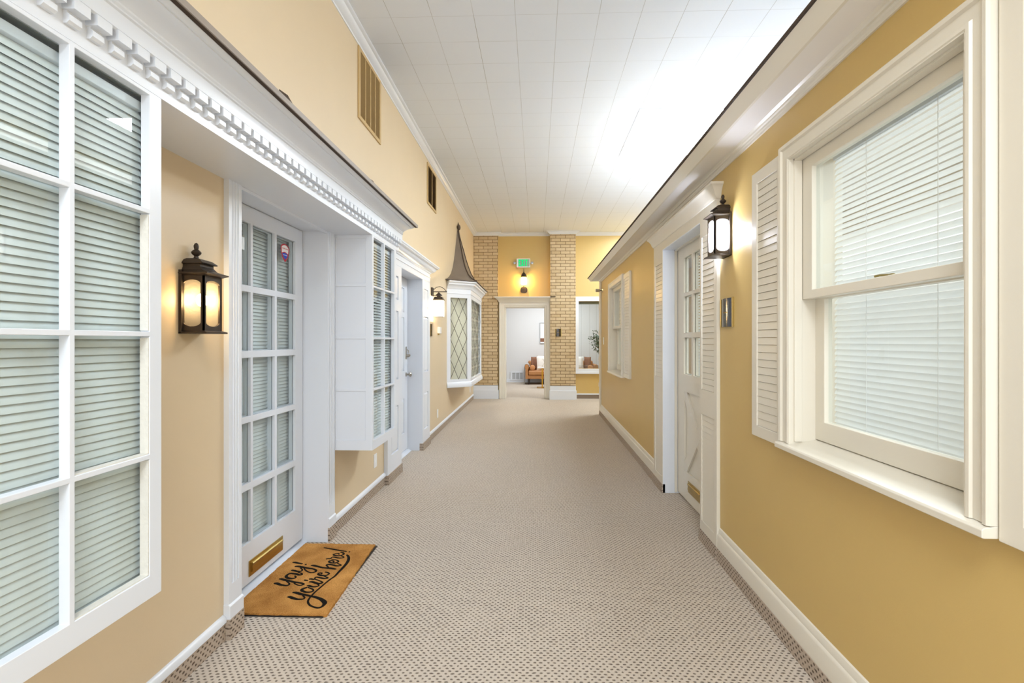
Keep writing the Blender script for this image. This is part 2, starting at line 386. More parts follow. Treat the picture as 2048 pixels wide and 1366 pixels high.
# far end of the low building and its inner rooms
mb = MB().box(WR+.17, 3.3, 8.36, 8.5, -.02, WRH)
tag(mb.build('wall_far_return', 'wall_r', smooth=False), 'ochre end wall of the low building on the right', 'wall', kind='structure')
mb = MB().box(3.3, 3.42, -2.6, 14.7, -.06, CZ)
tag(mb.build('wall_outer_right', 'wall_r', smooth=False), 'ochre outer wall beyond the low building', 'wall', kind='structure')
mb = MB().box(3.0, 3.06, -.4, 8.36, -.02, 2.6)
tag(mb.build('wall_office_right', 'roomwall', smooth=False), 'pale office wall behind the right windows', 'wall', kind='structure')
mb = MB().box(WR+.17, 3.3, -2.6, 8.5, 2.6, WRH)
tag(mb.build('ceiling_office_right', 'roomwall', smooth=False), 'office ceiling behind the right windows', 'ceiling', kind='structure')
mb = MB().box(WR+.17, 3.0, -.4, -.3, -.02, 2.6)
tag(mb.build('wall_office_near', 'roomwall', smooth=False), 'near wall of the right office', 'wall', kind='structure')
mb = MB(); mb.box(-2.6, -2.54, -.6, 10.6, -.02, 2.6); mb.box(-2.54, WL-.16, -.6, -.54, -.02, 2.6); mb.box(-2.54, WL-.16, 10.5, 10.56, -.02, 2.6)
mb.box(-2.54, WL-.16, 4.0, 4.06, .02, 2.6); mb.box(-2.54, WL-.16, 6.9, 6.96, .05, 2.6); mb.box(-2.6, WL-.16, -.6, 10.6, 2.6, 2.66)
tag(mb.build('wall_office_left', 'office', smooth=False), 'grey office walls behind the left windows', 'wall', kind='structure')
# end wall
DE = (-.695, .167, -.02, 2.09); WE = (.915, 1.92, .736, 2.222)
mb = MB().holes(-1.7, 3.3, -.02, CZ, EW, EW+.16, [(DE[0], DE[1], -.02, DE[3]), WE], TX)
tag(mb.build('wall_end', 'wall_r', smooth=False), 'ochre wall closing the far end of the corridor', 'wall', kind='structure')
# room beyond
mb = MB().holes(-1.9, 3.3, 0, 2.9, RB, RB+.1, [], TX); mb.box(-1.9, -1.8, EW+.16, RB, 0, 2.9)
tag(mb.build('wall_room_back', 'roomwall', smooth=False), 'pale grey wall of the room beyond the doorway', 'wall', kind='structure')
tag(MB().box(-1.9, 3.3, EW+.16, RB+.1, 2.9, 3.0).build('ceiling_room', 'roomwall', smooth=False), 'ceiling of the room beyond', 'ceiling', kind='structure')
mb = MB().box(-1.8, 3.3, RB-.018, RB, fz(RB)-.01, fz(RB)+.1)
tag(mb.build('baseboard_room', 'white', bevel=.003), 'white baseboard of the room beyond', 'baseboard', kind='structure')

# crown moulding around the ceiling
cprof = [(0, CZ), (0, CZ-.062), (.006, CZ-.062), (.010, CZ-.054), (.026, CZ-.046), (.046, CZ-.030), (.056, CZ-.016), (.072, CZ-.012), (.08, CZ-.006), (.08, CZ)]
path = [(WL, -2.6), (WL, 10.6), (-.855, 10.6), (-.855, EW), (.284, EW), (.284, 10.5), (.842, 10.5), (.842, EW), (3.3, EW)]
mb = MB().sweep([p for p in path], [(-o, h) for o, h in cprof], lambda a, b, h: (a, b, h))
tag(mb.build('trim_1', 'white'), 'white crown moulding where walls meet the ceiling', 'moulding', kind='structure')

# ------------------------------------------------------------------ baseboards
def base_left(n, y0, y1, cx=0):
    r = thing(n, (WL, y0, fz(y0)), 'white quarter-round baseboard over a carpet strip, left wall', 'baseboard', kind='structure')
    q = [(WL, .082), (WL+.018, .082), (WL+.017, .096), (WL+.011, .108), (WL, .114)]
    MB().py(q, y0, y1, SL).build('quarter_round', 'white', r)
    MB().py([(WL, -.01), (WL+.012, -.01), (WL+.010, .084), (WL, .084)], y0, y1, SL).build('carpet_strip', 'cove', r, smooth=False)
    return r
base_left('baseboard_left', -2.6, 2.106); base_left('baseboard_left', 3.243, 4.37); base_left('baseboard_left', 6.11, 10.52)
def base_right(y0, y1):
    r = thing('baseboard_right', (WR, y0, fz(y0)), 'tall cream baseboard over a carpet strip, right wall', 'baseboard', kind='structure')
    q = [(WR, .07), (WR-.02, .07), (WR-.02, .148), (WR-.016, .158), (WR-.012, .162), (WR-.011, .176), (WR-.006, .190), (WR, .194)]
    MB().py(q, y0, y1, SL).build('board', 'cream', r)
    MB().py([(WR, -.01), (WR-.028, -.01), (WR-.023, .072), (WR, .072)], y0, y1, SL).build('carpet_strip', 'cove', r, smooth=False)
base_right(-2.6, 2.965); base_right(4.543, 8.5)
r = thing('baseboard_end', (1.1, EW, fz(EW)), 'white baseboard strip under the end window', 'baseboard', kind='structure')
MB().box(.86, 3.3, EW-.014, EW, fz(EW)+.085, fz(EW)+.115).build('quarter_round', 'white', r)
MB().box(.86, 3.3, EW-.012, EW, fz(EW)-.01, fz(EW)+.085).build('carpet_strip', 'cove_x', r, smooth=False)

# ------------------------------------------------------------------ left entablature with dentils
r = thing('trim_2', (WL, 2.0, 2.071), 'long white cornice with dentils and brown roof edge over the left bay windows', 'cornice', kind='structure')
CE = 3.885
MB().py([(WL, 2.071), (-1.12, 2.071), (-1.12, 2.157), (-1.096, 2.157), (-1.09, 2.161), (-1.09, 2.206), (-1.084, 2.209), (-1.084, 2.214), (-1.088, 2.216), (-1.083, 2.222), (-1.083, 2.228), (-1.079, 2.231), (WL, 2.231)], -2.6, CE).build('frieze', 'white', r, angle=20)
cv = [(-1.079+(.067)*t, 2.231+.024*math.sin(t*PI/2)**.8) for t in [i/8 for i in range(9)]]
MB().py([(WL, 2.231)]+cv+[(-1.012, 2.259), (-1.004, 2.259), (-.998, 2.262), (-.990, 2.267), (-.988, 2.272), (WL, 2.272)], -2.6, CE).build('cove_moulding', 'white', r, angle=30)
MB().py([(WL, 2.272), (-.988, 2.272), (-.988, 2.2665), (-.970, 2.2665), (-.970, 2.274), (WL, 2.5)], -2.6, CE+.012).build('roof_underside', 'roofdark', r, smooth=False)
MB().py([(-.972, 2.266), (-.967, 2.266), (-.967, 2.288), (-.972, 2.291), (WL, 2.56), (WL, 2.55), (-.975, 2.285)], -2.6, CE+.018).build('drip_edge', 'drip', r, smooth=False)
mb = MB()
for k in range(-14, 64):
    y = 1.525+k*.0602
    if y+.042 > CE: break
    mb.box(-1.12, -1.088, y, y+.042, 2.131, 2.158)
    mb.py([(-1.12, 2.101), (-1.111, 2.101), (-1.104, 2.107), (-1.104, 2.121), (-1.110, 2.126), (-1.110, 2.132), (-1.12, 2.132)], y+.004, y+.036)
mb.build('dentil_moulding', 'white', r, smooth=False)
for yy, xx in ((1.9, -1.03), (2.95, -1.04)):
    MB().add([(xx, yy, 2.30), (xx+.05, yy, 2.285), (xx+.05, yy+.05, 2.285), (xx, yy+.05, 2.30), (xx, yy, 2.355), (xx+.02, yy+.03, 2.345)],
             [(0,1,2,3),(0,4,1),(1,4,5,2),(2,5,3),(3,5,4,0)]).build('shingle_tab', 'roofdark', r, smooth=False)

# ------------------------------------------------------------------ blinds
def blind(xc, y0, y1, z0, z1, side, pitch, w, tilt, mat, label, cords=(.15, .85), group=None):
    """horizontal slats in the plane x=xc; side=+1 when the viewer is on the +x side"""
    r = thing('window_blind', (xc, (y0+y1)/2, z0), label, 'window blind', group)
    mb = MB(); z = z0+pitch
    while z < z1-.02:
        pr = []
        for k in range(5):
            t = k/4-.5; a = tilt
            bow = .0022*(1-4*t*t)
            pr.append((xc-side*(t*w*math.cos(a)-bow*math.sin(a)), z+t*w*math.sin(a)+bow*math.cos(a)))
        n = 5; vs = [(a, y0, b) for a, b in pr]+[(a, y1, b) for a, b in pr]
        mb.add(vs, [(i, i+1, n+i+1, n+i) for i in range(n-1)]); z += pitch
    mb.build('slats', mat, r)
    MB().box(xc-.012, xc+.012, y0, y1, z1-.026, z1).build('headrail', 'white', r, bevel=.002)
    MB().box(xc-.010, xc+.010, y0, y1, z0-.004, z0+.012).build('bottom_rail', 'white', r, bevel=.002)
    for c in cords:
        yy = y0+(y1-y0)*c
        MB().box(xc+side*.0135-.0007, xc+side*.0135+.0007, yy-.0008, yy+.0008, z0, z1-.02).build('ladder_cord', 'plastic', r, smooth=False)
    return r

ROWS = [(.683, 1.016), (1.030, 1.366), (1.380, 1.716), (1.730, 2.060)]
ROWS = [(.668, 1.006), (1.020, 1.361), (1.375, 1.716), (1.730, 2.060)]
def bay_window(name, label, ycols, y0, y1, zb=.602):
    r = thing(name, (-1.12, (y0+y1)/2, zb), label, 'bay window', kind='structure')
    hs = [(a, b, c, d) for a, b in ycols for c, d in ROWS]
    MB().holes(y0, y1, zb, 2.071, -1.12, -1.147, hs, TY).build('window_frame', 'white', r, bevel=.0015)
    MB().box(-1.150, -1.147, y0+.008, y1-.008, zb+.03, 2.06).build('pane', 'glass', r, smooth=False)
    MB().holes(y0+.0005, y1-.0005, zb+.0005, 2.071, -1.1472, WL, [(y0+.004, y1-.004, zb+.015, 2.06)], TY).build('bay_box', 'white', r, smooth=False)
    MB().holes(y0+.004, y1-.004, zb+.015, 2.06, -1.151, WL-.001, [(y0+.006, y1-.006, zb+.017, 2.058)], TY).build('inner_lining', 'office', r, smooth=False)
    return r
cols1 = [(1.364-.2405*(k+1)+.014, 1.364-.2405*k) for k in range(5)]
b1 = bay_window('window_1', 'big white many-paned bay window at the near left', cols1, .16, 1.408)
# old putty along the panes at the right-hand side
mb = MB()
for (c, d) in ROWS[:3]:
    mb.box(-1.1465, -1.122, 1.3605, 1.3648, c+.003, d-.003)
for (c, d) in ROWS[:2]: mb.box(-1.1465, -1.124, 1.14, 1.362, c-.0005, c+.0035)
mb.build('old_putty', 'worn', b1, smooth=False)
blind(-1.166, .2, 1.383, .62, 2.045, 1, .0207, .0265, math.radians(68), 'slat', 'closed white slatted blind inside the big near-left bay window', (.5, .8))
b2 = bay_window('window_2', 'narrow white bay window between the two left doors, with a panelled side', [(3.285, 3.515), (3.53, 3.765)], 3.262, 3.813)
hs = [(-1.372, -1.168, a, b) for a, b in ((.672, 1.005), (1.027, 1.362), (1.384, 1.720), (1.742, 2.048))]
MB().holes(-1.396, -1.1205, .602, 2.071, 3.257, 3.270, hs, TX).build('side_panel_frame', 'white', b2, bevel=.002)
MB().box(-1.39, -1.13, 3.2702, 3.276, .61, 2.071).build('side_panel_field', 'white', b2, smooth=False)
blind(-1.168, 3.28, 3.788, .62, 2.045, 1, .0207, .0245, math.radians(48), 'slat', 'white slatted blind inside the narrow bay window between the left doors', (.3, .7))

# ------------------------------------------------------------------ left door 1
def flutes(y0, y1, xw, xf):
    n = 3; w = y1-y0; pr = [(xw, y0), (xf, y0)]
    m = w*.2; g = (w-2*m)/n
    for k in range(n):
        a = y0+m+k*g
        pr += [(xf, a+g*.14), (xf-.006, a+g*.3), (xf-.007, a+g*.5), (xf-.006, a+g*.7), (xf, a+g*.86)]
    pr += [(xf, y1), (xw, y1)]
    return pr
r = thing('door_1', (WL-.14, 2.68, 0), 'near left white door with fifteen small panes', 'door', kind='structure')
CF = -1.372
for a, b in ((2.112, 2.206), (3.145, 3.243)):
    f = fz((a+b)/2)
    c = MB().pz(flutes(a, b, WL, CF), f+.24, 2.071).build('fluted_casing', 'white', r, smooth=False)
    MB().box(WL, CF, a, b, f+.15, f+.2402).build('casing_foot', 'white', r, smooth=False)
    MB().py([(WL, .09), (CF+.008, .09), (CF+.008, .148), (CF, .156), (WL, .156)], a-.004, b+.004, SL).build('plinth_block', 'white', r, bevel=.002)
    MB().py([(WL, -.01), (CF+.010, -.01), (CF+.009, .092), (WL, .092)], a-.004, b+.004, SL).build('carpet_strip', 'cove', r, smooth=False)
mb = MB(); mb.box(-1.60, CF-.004, D1[1]-.002, D1[1]+.012, fz(3.1)-.01, HD+.002); mb.box(-1.60, CF-.004, D1[0]-.012, D1[0]+.002, fz(2.2)-.01, HD+.002); mb.box(-1.60, WL-.001, D1[0], D1[1], HD-.004, HD+.01)
mb.build('jamb_lining', 'white', r, smooth=False)
mb = MB().box(CF-.006, WL+.001, 2.206, 3.145, 2.055, 2.0705); mb.build('head_bead', 'white', r, smooth=False)
cy = [(2.345, 2.556), (2.576, 2.795), (2.818, 3.037)]
cz = [(.270, .552), (.590, .912), (.946, 1.258), (1.296, 1.610), (1.645, 1.980)]
hs = [(a, b, c, d) for a, b in cy for c, d in cz]
leaf = MB().holes(2.222, 3.132, .053, HD-.006, -1.54, -1.558, hs, TY).build('door_leaf', 'white', r, bevel=.002)
MB().holes(2.222, 3.132, .047, HD-.006, -1.562, -1.582, [(a+.004, b-.004, c+.004, d-.004) for a, b, c, d in hs], TY).build('leaf_back', 'white', leaf, smooth=False)
MB().box(-1.562, -1.558, 2.3, 3.08, .2, 2.02).build('pane', 'glass', leaf, smooth=False)
sl = MB().box(-1.5398, -1.535, 2.534, 2.877, .086, .172).build('mail_slot', 'brass', leaf, bevel=.002)
MB().py([(-1.535, .104), (-1.529, .108), (-1.527, .116), (-1.529, .138), (-1.524, .145), (-1.524, .152), (-1.529, .157), (-1.535, .157)], 2.553, 2.858).build('flap', 'brass', sl)
mb = MB()
for yy in (2.543, 2.868):
    for zz in (.096, .162): mb.lathe([(.003, 0), (.003, .0016), (.001, .002)], 0, 0, 0, 10, T=lambda x, y, z, yy=yy, zz=zz: (-1.535+z, yy+x, zz+y))
mb.build('screw', 'brass', sl)
MB().py([(-1.60, .01), (-1.522, .01), (-1.505, .012), (-1.503, .018), (-1.535, .033), (-1.60, .033)], 2.21, 3.142, 0.0).build('threshold', 'white', r, bevel=.001)
door1_leaf = leaf
blind(-1.602, 2.25, 3.09, .2, 2.04, 1, .0207, .0265, math.radians(66), 'slat', 'white slatted blind behind the near left paned door', (.2, .8))
# ------------------------------------------------------------------ left door 2
r = thing('door_2', (WL-.14, 5.27, 0), 'far left white panelled door with wide panelled pilasters and crown', 'door', kind='structure')
PF = -1.36
for a, b in ((4.370, 4.819), (5.715, 6.110)):
    pa, pb = (4.485, 4.71) if a < 5 else (5.80, 6.01)
    rows = [(.28, .72), (.975, 1.64), (1.75, 1.98)]
    f = fz(a)
    MB().holes(a, b, f+.08, 2.0865, PF, WL, [(pa, pb, c, d) for c, d in rows], TY).build('pilaster', 'white', r, bevel=.002)
    mb = MB()
    for c, d in rows:
        i = .022
        mb.add([(PF-.016, pa, c), (PF-.016, pb, c), (PF-.016, pb, d), (PF-.016, pa, d), (PF-.003, pa+i, c+i), (PF-.003, pb-i, c+i), (PF-.003, pb-i, d-i), (PF-.003, pa+i, d-i)],
               [(0,1,5,4),(1,2,6,5),(2,3,7,6),(3,0,4,7),(4,5,6,7)])
    mb.build('raised_panel', 'white', r, smooth=False)
    MB().py([(WL, -.01), (PF+.012, -.01), (PF+.010, .085), (WL, .085)], a-.004, b+.004, SL).build('carpet_strip', 'cove', r, smooth=False)
MB().box(WL, PF, 4.37, 6.11, 2.0865, 2.23).build('frieze', 'white', r, bevel=.002)
pr = [(0, 2.145), (.006, 2.145), (.008, 2.152), (.006, 2.158), (0, 2.158)]
MB().sweep([(WL, 6.11), (PF, 6.11), (PF, 4.37)], [(o, h) for o, h in pr], lambda a, b, h: (a, b, h)).build('bead', 'white', r)
pr = [(0, 2.195), (.012, 2.200), (.016, 2.210), (.03, 2.216), (.05, 2.228), (.066, 2.250), (.072, 2.262), (.092, 2.266), (.095, 2.274), (.103, 2.280), (.103, 2.294), (0, 2.294)]
MB().sweep([(WL, 6.11), (PF, 6.11), (PF, 4.0)], pr, lambda a, b, h: (a, b, h)).build('crown', 'white', r, angle=25)
mb = MB(); mb.box(-1.60, PF-.002, D2[1]-.002, D2[1]+.012, fz(5.7)-.01, 2.0864); mb.box(-1.60, PF-.002, D2[0]-.012, D2[0]+.002, fz(4.8)-.01, 2.0864); mb.box(-1.60, PF-.002, D2[0], D2[1], 2.083, 2.0935)
mb.build('jamb_lining', 'white', r, smooth=False)
rows = [(.28, .68), (1.0, 1.62), (1.68, 1.96)]; cs = [(4.93, 5.20), (5.30, 5.57)]
hs = [(a, b, c, d) for a, b in cs for c, d in rows]
leaf = MB().holes(4.825, 5.709, .075, 2.081, -1.54, -1.552, hs, TY).build('door_leaf', 'white', r, bevel=.002)
mb = MB()
for a, b, c, d in hs:
    i = .03
    mb.add([(-1.552, a, c), (-1.552, b, c), (-1.552, b, d), (-1.552, a, d), (-1.542, a+i, c+i), (-1.542, b-i, c+i), (-1.542, b-i, d-i), (-1.542, a+i, d-i)],
           [(0,1,5,4),(1,2,6,5),(2,3,7,6),(3,0,4,7),(4,5,6,7)])
mb.build('door_panel', 'white', leaf, smooth=False)
MB().box(-1.58, -1.552, 4.825, 5.709, .075, 2.081).build('leaf_back', 'white', leaf, smooth=False)
def LT(yy, zz):
    return lambda x, y, z: (-1.54+z, yy+x, zz+y)
MB().lathe([(.026, 0), (.026, .005), (.012, .010), (.010, .03), (.016, .036), (.027, .046), (.028, .056), (.02, .066), (.004, .069)], 0, 0, 0, 20, T=LT(5.64, .955)).build('door_knob', 'nickel', leaf)
mb = MB().prism([(5.64+.022*math.cos(t), 1.205+(.055 if math.sin(t) > 0 else -.05)+.022*math.sin(t)) for t in [k*PI/8 for k in range(16)]], -1.54, -1.533, lambda a, b, t: (t, a, b))
mb.lathe([(.018, .006), (.018, .03), (.012, .036)], 0, 0, 0, 16, T=LT(5.64, 1.175)); mb.ball((-1.505, 5.64, 1.18), .018)
mb.tube([(-1.530, 5.64, 1.245), (-1.512, 5.64, 1.24), (-1.508, 5.64, 1.21)], .005)
mb.build('deadbolt', 'nickel', leaf)
sl = MB().box(-1.54, -1.535, 5.10, 5.40, .125, .20).build('mail_slot', 'brass', leaf, bevel=.002)
MB().box(-1.535, -1.529, 5.12, 5.38, .142, .183).build('flap', 'brass', sl, bevel=.002)
MB().py([(-1.60, .0), (-1.495, .0), (-1.493, .046), (-1.535, .066), (-1.60, .066)], D2[0], D2[1], 0.0).build('threshold', 'white', r, bevel=.001)

# ------------------------------------------------------------------ oriel with diamond panes and hat roof
r = thing('window_3', (WL, 8.45, .62), 'white oriel window with diamond leaded panes under a tall flared brown roof', 'oriel window', kind='structure')
P = [(WL, 7.448), (-1.06, 7.70), (-1.06, 9.20), (WL, 9.452)]
def face_T(i):
    a = Vector(P[i]); b = Vector(P[i+1]); d = (b-a).normalized(); n = Vector((d.y, -d.x)); L = (b-a).length
    return (lambda s, q, z: (a.x+d.x*s-n.x*q, a.y+d.y*s-n.y*q, z)), L
fr = MB(); gl = MB(); le = MB()
for i in range(3):
    T, L = face_T(i); m = .06 if i != 1 else .10
    g0, g1, z0, z1 = m+.005, L-m, .745, 2.025
    fr.holes(0, L, .63, 2.2, 0, .03, [(g0, g1, z0, z1)], T)
    vs = [T(g0-.01, .018, z0-.01), T(g1+.01, .018, z0-.01), T(g1+.01, .018, z1+.01), T(g0-.01, .018, z1+.01)]
    vs += [T(g0-.01, .022, z0-.01), T(g1+.01, .022, z0-.01), T(g1+.01, .022, z1+.01), T(g0-.01, .022, z1+.01)]
    gl.add(vs, [(0,1,2,3),(7,6,5,4),(0,4,5,1),(1,5,6,2),(2,6,7,3),(3,7,4,0)])
    W = g1-g0; Hh = z1-z0; nx = 2 if i != 1 else 7; nz = 4; dw = W/nx; dh = Hh/nz
    for k in range(-nz, nx+1):       # rising lines z = dh/dw*(s-k*dw)
        for sg in (1, -1):
            s0, s1 = max(0, k*dw), min(W, (k+nz)*dw)
            if s1 <= s0: continue
            za, zb = (s0-k*dw)*dh/dw, (s1-k*dw)*dh/dw
            if sg < 0: za, zb = Hh-za, Hh-zb
            pa, pb = Vector(T(g0+s0, .014, z0+za)), Vector(T(g0+s1, .014, z0+zb)); le.tube([pa, pb], .0036 if i != 1 else .0024, 6)
fr.build('window_frame', 'white', r, bevel=.002); gl.build('pane', 'glass', r, smooth=False); le.build('lead_came', 'lead', r)
off = lambda pr: [(-o, h) for o, h in pr]
IDT = lambda a, b, h: (a, b, h)
MB().sweep(P, off([(0, .62), (.018, .622), (.022, .64), (.020, .665), (.012, .69), (.006, .70), (0, .705)]), IDT).build('sill_moulding', 'white', r)
MB().pz(P, .618, .632).build('underside', 'white', r, smooth=False)
MB().sweep(P, off([(0, 2.085), (.008, 2.088), (.008, 2.10), (.004, 2.105), (.004, 2.16), (.014, 2.166), (.022, 2.185), (.045, 2.215), (.066, 2.228), (.070, 2.25), (.094, 2.262), (.098, 2.284), (0, 2.284)]), IDT).build('crown', 'white', r, angle=25)
E4 = [(WL+.002, 7.33), (-.955, 7.655), (-.955, 9.245), (WL+.002, 9.57)]
AX = (WL+.012, 8.42)
ts = [(0, 1.0), (.012, .965), (.037, .86), (.08, .73), (.16, .565), (.284, .42), (.41, .325), (.53, .25), (.65, .19), (.78, .115), (.9, .055), (1, .02)]
ZB, ZT = 2.29, 3.27
def ring(rr, z): return [(AX[0]+(x-AX[0])*rr if k in (1, 2) else WL+.002, AX[1]+(y-AX[1])*rr, z) for k, (x, y) in enumerate(E4)]
mb = MB(); vs = []; fs = []
for t, rr in ts: vs += ring(rr, ZB+(ZT-ZB)*t)
n = 4
for j in range(len(ts)-1):
    for k in range(4): q = (k+1) % 4; fs.append((j*n+k, j*n+q, (j+1)*n+q, (j+1)*n+k))
fs.append((3, 2, 1, 0)); fs.append(tuple((len(ts)-1)*n+k for k in range(4))); mb.add(vs, fs)
hat = mb.build('hat_roof', 'hat', r, angle=30)
MB().sweep(E4, [(0, 2.283), (-.006, 2.283), (-.008, 2.29), (-.006, 2.297), (0, 2.297)], IDT).build('roof_rim', 'hatdark', hat)
for k in (1, 2):
    MB().tube([Vector(ring(rr, ZB+(ZT-ZB)*t)[k])+Vector((.003, 0, .002)) for t, rr in ts], [.011]*len(ts), 6).build('hip_cap', 'hatdark', hat)
mb = MB().ball((WL+.03, 8.42, 3.335), .05, sx=.6, sy=1.0, sz=1.0); mb.lathe([(.02, 0), (.012, .03), (.016, .05), (.004, .14)], WL+.02, 8.42, 3.265, 12); mb.lathe([(.014, 0), (.008, .03), (.001, .05)], WL+.02, 8.42, 3.378, 12)
mb.build('finial', 'hatdark', hat)
blind(-1.118, 7.78, 9.12, .72, 2.04, 1, .023, .026, math.radians(70), 'slat_c', 'cream slatted blind inside the diamond-paned oriel window', (.2, .8))
# slanted side blind
T, L = face_T(0); mb = MB(); z = .74
rr = thing('window_blind', (-1.2, 7.6, .72), 'narrow cream slatted blind in the angled near side of the oriel window', 'window blind')
while z < 2.03:
    mb.add([T(.075, .052, z), T(L-.055, .052, z), T(L-.055, .044, z+.0235), T(.075, .044, z+.0235)], [(0, 1, 2, 3)]); z += .023
mb.build('slats', 'slat_c', rr, smooth=False)

# ------------------------------------------------------------------ brick pillars at the end wall
def pillar(x0, x1, yf, label):
    r = thing('brick_pillar', ((x0+x1)/2, yf+.05, fz(10.6)), label, 'brick pillar', 'brick pillars of the end wall')
    MB().box(x0, x1, yf, EW, .38, CZ-.001).build('brickwork', 'brick', r, smooth=False)
    mb = MB().box(x0-.005, x1+.005, yf-.012, EW, fz(10.6)-.004, .372)
    mb.build('plinth', 'white', r, bevel=.004)
    MB().box(x0-.02, x1+.02, yf-.028, EW, fz(10.6)-.006, .272).build('plinth_foot', 'white', r, bevel=.004)
    return r
pillar(-1.394, -.86, 10.6, 'brick pillar in the corner left of the end doorway')
pillar(.288, .838, 10.5, 'brick pillar between the end doorway and end window')

# ------------------------------------------------------------------ end doorway and end window
r = thing('door_3', (-.264, EW, fz(EW)), 'open cased doorway with moulded cornice in the end wall', 'doorway', kind='structure')
x0, x1, zt = DE[0], DE[1], DE[3]
pr = [(0, EW), (0, EW-.03), (.012, EW-.04), (.03, EW-.04), (.04, EW-.05), (.10, EW-.056), (.112, EW-.07), (.135, EW-.07), (.135, EW)]
MB().sweep([(x0, fz(EW)-.01), (x0, zt), (x1, zt), (x1, fz(EW)-.01)], pr, lambda a, b, h: (a, h, b)).build('casing', 'cream', r, angle=25)
c2 = [(0, 2.20), (.012, 2.205), (.02, 2.225), (.05, 2.26), (.07, 2.275), (.078, 2.29), (.10, 2.295), (.10, 2.315), (0, 2.315)]
MB().sweep([(x0-.135, EW), (x0-.135, 10.6), (x1+.135, 10.6), (x1+.135, EW)], off(c2), IDT).build('head_cornice', 'cream', r, angle=25)
MB().box(x0-.135, x1+.135, 10.6, EW, 2.19, 2.315).build('head_frieze', 'cream', r, smooth=False)
mb = MB(); mb.box(x0-.004, x0+.008, EW-.02, EW+.18, fz(EW)-.01, zt); mb.box(x1-.008, x1+.004, EW-.02, EW+.18, fz(EW)-.01, zt); mb.box(x0, x1, EW-.02, EW+.18, zt-.01, zt+.004)
mb.build('jamb_lining', 'cream', r, smooth=False)
r = thing('window_4', (1.4, EW, .62), 'white framed window in the end wall looking into the next room', 'window', kind='structure')
MB().holes(WE[0]-.075, WE[1]+.075, WE[2]-.075, WE[3]+.1, EW-.03, EW, [(WE[0], WE[1], WE[2], WE[3])], TX).build('window_frame', 'white', r, bevel=.003)
MB().box(WE[0]-.09, WE[1]+.09, EW-.05, EW, WE[2]-.11, WE[2]-.07).build('window_sill', 'white', r, bevel=.003)
MB().box(WE[0]-.01, WE[1]+.01, EW+.08, EW+.084, WE[2]-.01, WE[3]+.01).build('pane', 'glass', r, smooth=False)
r = thing('window_blind', (1.4, EW+.12, 2.15), 'raised blind with grey-green headrail at the end window', 'window blind')
MB().box(WE[0]+.01, WE[1]-.01, EW+.10, EW+.14, 2.165, 2.222).build('headrail', 'blindhead', r, bevel=.003)
mb = MB()
for xx in (.985, 1.17, 1.32): mb.box(xx-.0012, xx+.0012, EW+.119, EW+.121, WE[2]+.03, 2.17)
for k in range(6): mb.box(WE[0]+.012, WE[1]-.012, EW+.105, EW+.135, WE[2]+.012+k*.012, WE[2]+.0135+k*.012)
mb.build('cord', 'blindhead', r, smooth=False)

# ------------------------------------------------------------------ right building: eaves
r = thing('trim_3', (WR, 4, 2.37), 'long cream eaves board with dark shingle edge along the right building', 'eaves', kind='structure')
YE = 8.60
MB().py([(.905, 2.450), (.948, 2.398), (.960, 2.398), (.960, 2.405), (.925, 2.452)], -2.6, YE).build('fascia', 'cream', r, smooth=False)
MB().box(.955, WR+.02, -2.6, YE-.02, 2.400, 2.410).build('soffit_board', 'soffit', r, smooth=False)
MB().py([(WR, 2.365), (WR-.008, 2.365), (WR-.010, 2.374), (WR-.014, 2.378), (WR-.016, 2.386), (WR-.024, 2.388), (WR-.028, 2.394), (WR-.040, 2.400), (WR, 2.402)], -2.6, 8.5).build('bed_moulding', 'cream', r, angle=25)
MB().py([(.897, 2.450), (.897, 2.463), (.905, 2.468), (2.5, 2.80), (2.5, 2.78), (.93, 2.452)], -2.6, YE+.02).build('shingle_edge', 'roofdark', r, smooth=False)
# corner board
r = thing('trim_4', (WR, 8.4, 0), 'cream corner board at the far end of the right building', 'corner board', kind='structure')
MB().box(WR-.022, WR, 8.36, 8.5, .19, 2.366).build('front_board', 'cream', r, bevel=.002)
MB().box(WR-.022, WR+.10, 8.5, 8.52, fz(8.5), 2.40).build('return_board', 'cream', r, bevel=.002)
mb = MB()
for k in range(4): mb.box(WR-.03, WR-.02, 8.49, 8.53, .55+k*.45, .62+k*.45)
mb.build('edge_block', 'cream', r, smooth=False)

# ------------------------------------------------------------------ shutters
def louvers(mb, y0, y1, z0, z1, xf, pitch=.0365):
    n = max(1, round((z1-z0)/pitch)); p = (z1-z0)/n
    for k in range(n):
        z = z0+k*p
        mb.py([(xf+.012, z+.0012), (xf+.001, z+.0012), (xf+.004, z+p-.0006), (xf+.014, z+p-.0006)], y0+.003, y1)
def shutter(y0, y1, z0, z1, xf, label, stile=.05):
    r = thing('window_shutter', (xf+.01, (y0+y1)/2, z0), label, 'shutter', 'louvred shutters of the right building')
    MB().holes(y0, y1, z0, z1, xf, WR, [(y0+stile, y1-stile, z0+.055, z1-.06)], TY).build('frame', 'cream', r, bevel=.003)
    mb = MB(); louvers(mb, y0+stile, y1-stile, z0+.055, z1-.06, xf+.004)
    mb.build('louvres', 'cream', r, smooth=False)
    return r
SF = 1.084
shutter(2.169, 2.479, .877, 2.183, SF, 'cream louvred shutter beside the lantern, far side of the near right window', .055)
shutter(.86, 1.172, .877, 2.183, SF, 'cream louvred shutter at the right picture edge, near side of the near right window', .06)
shutter(5.72, 6.118, .896, 2.178, SF, 'cream shutter on the near side of the distant right window', .05)

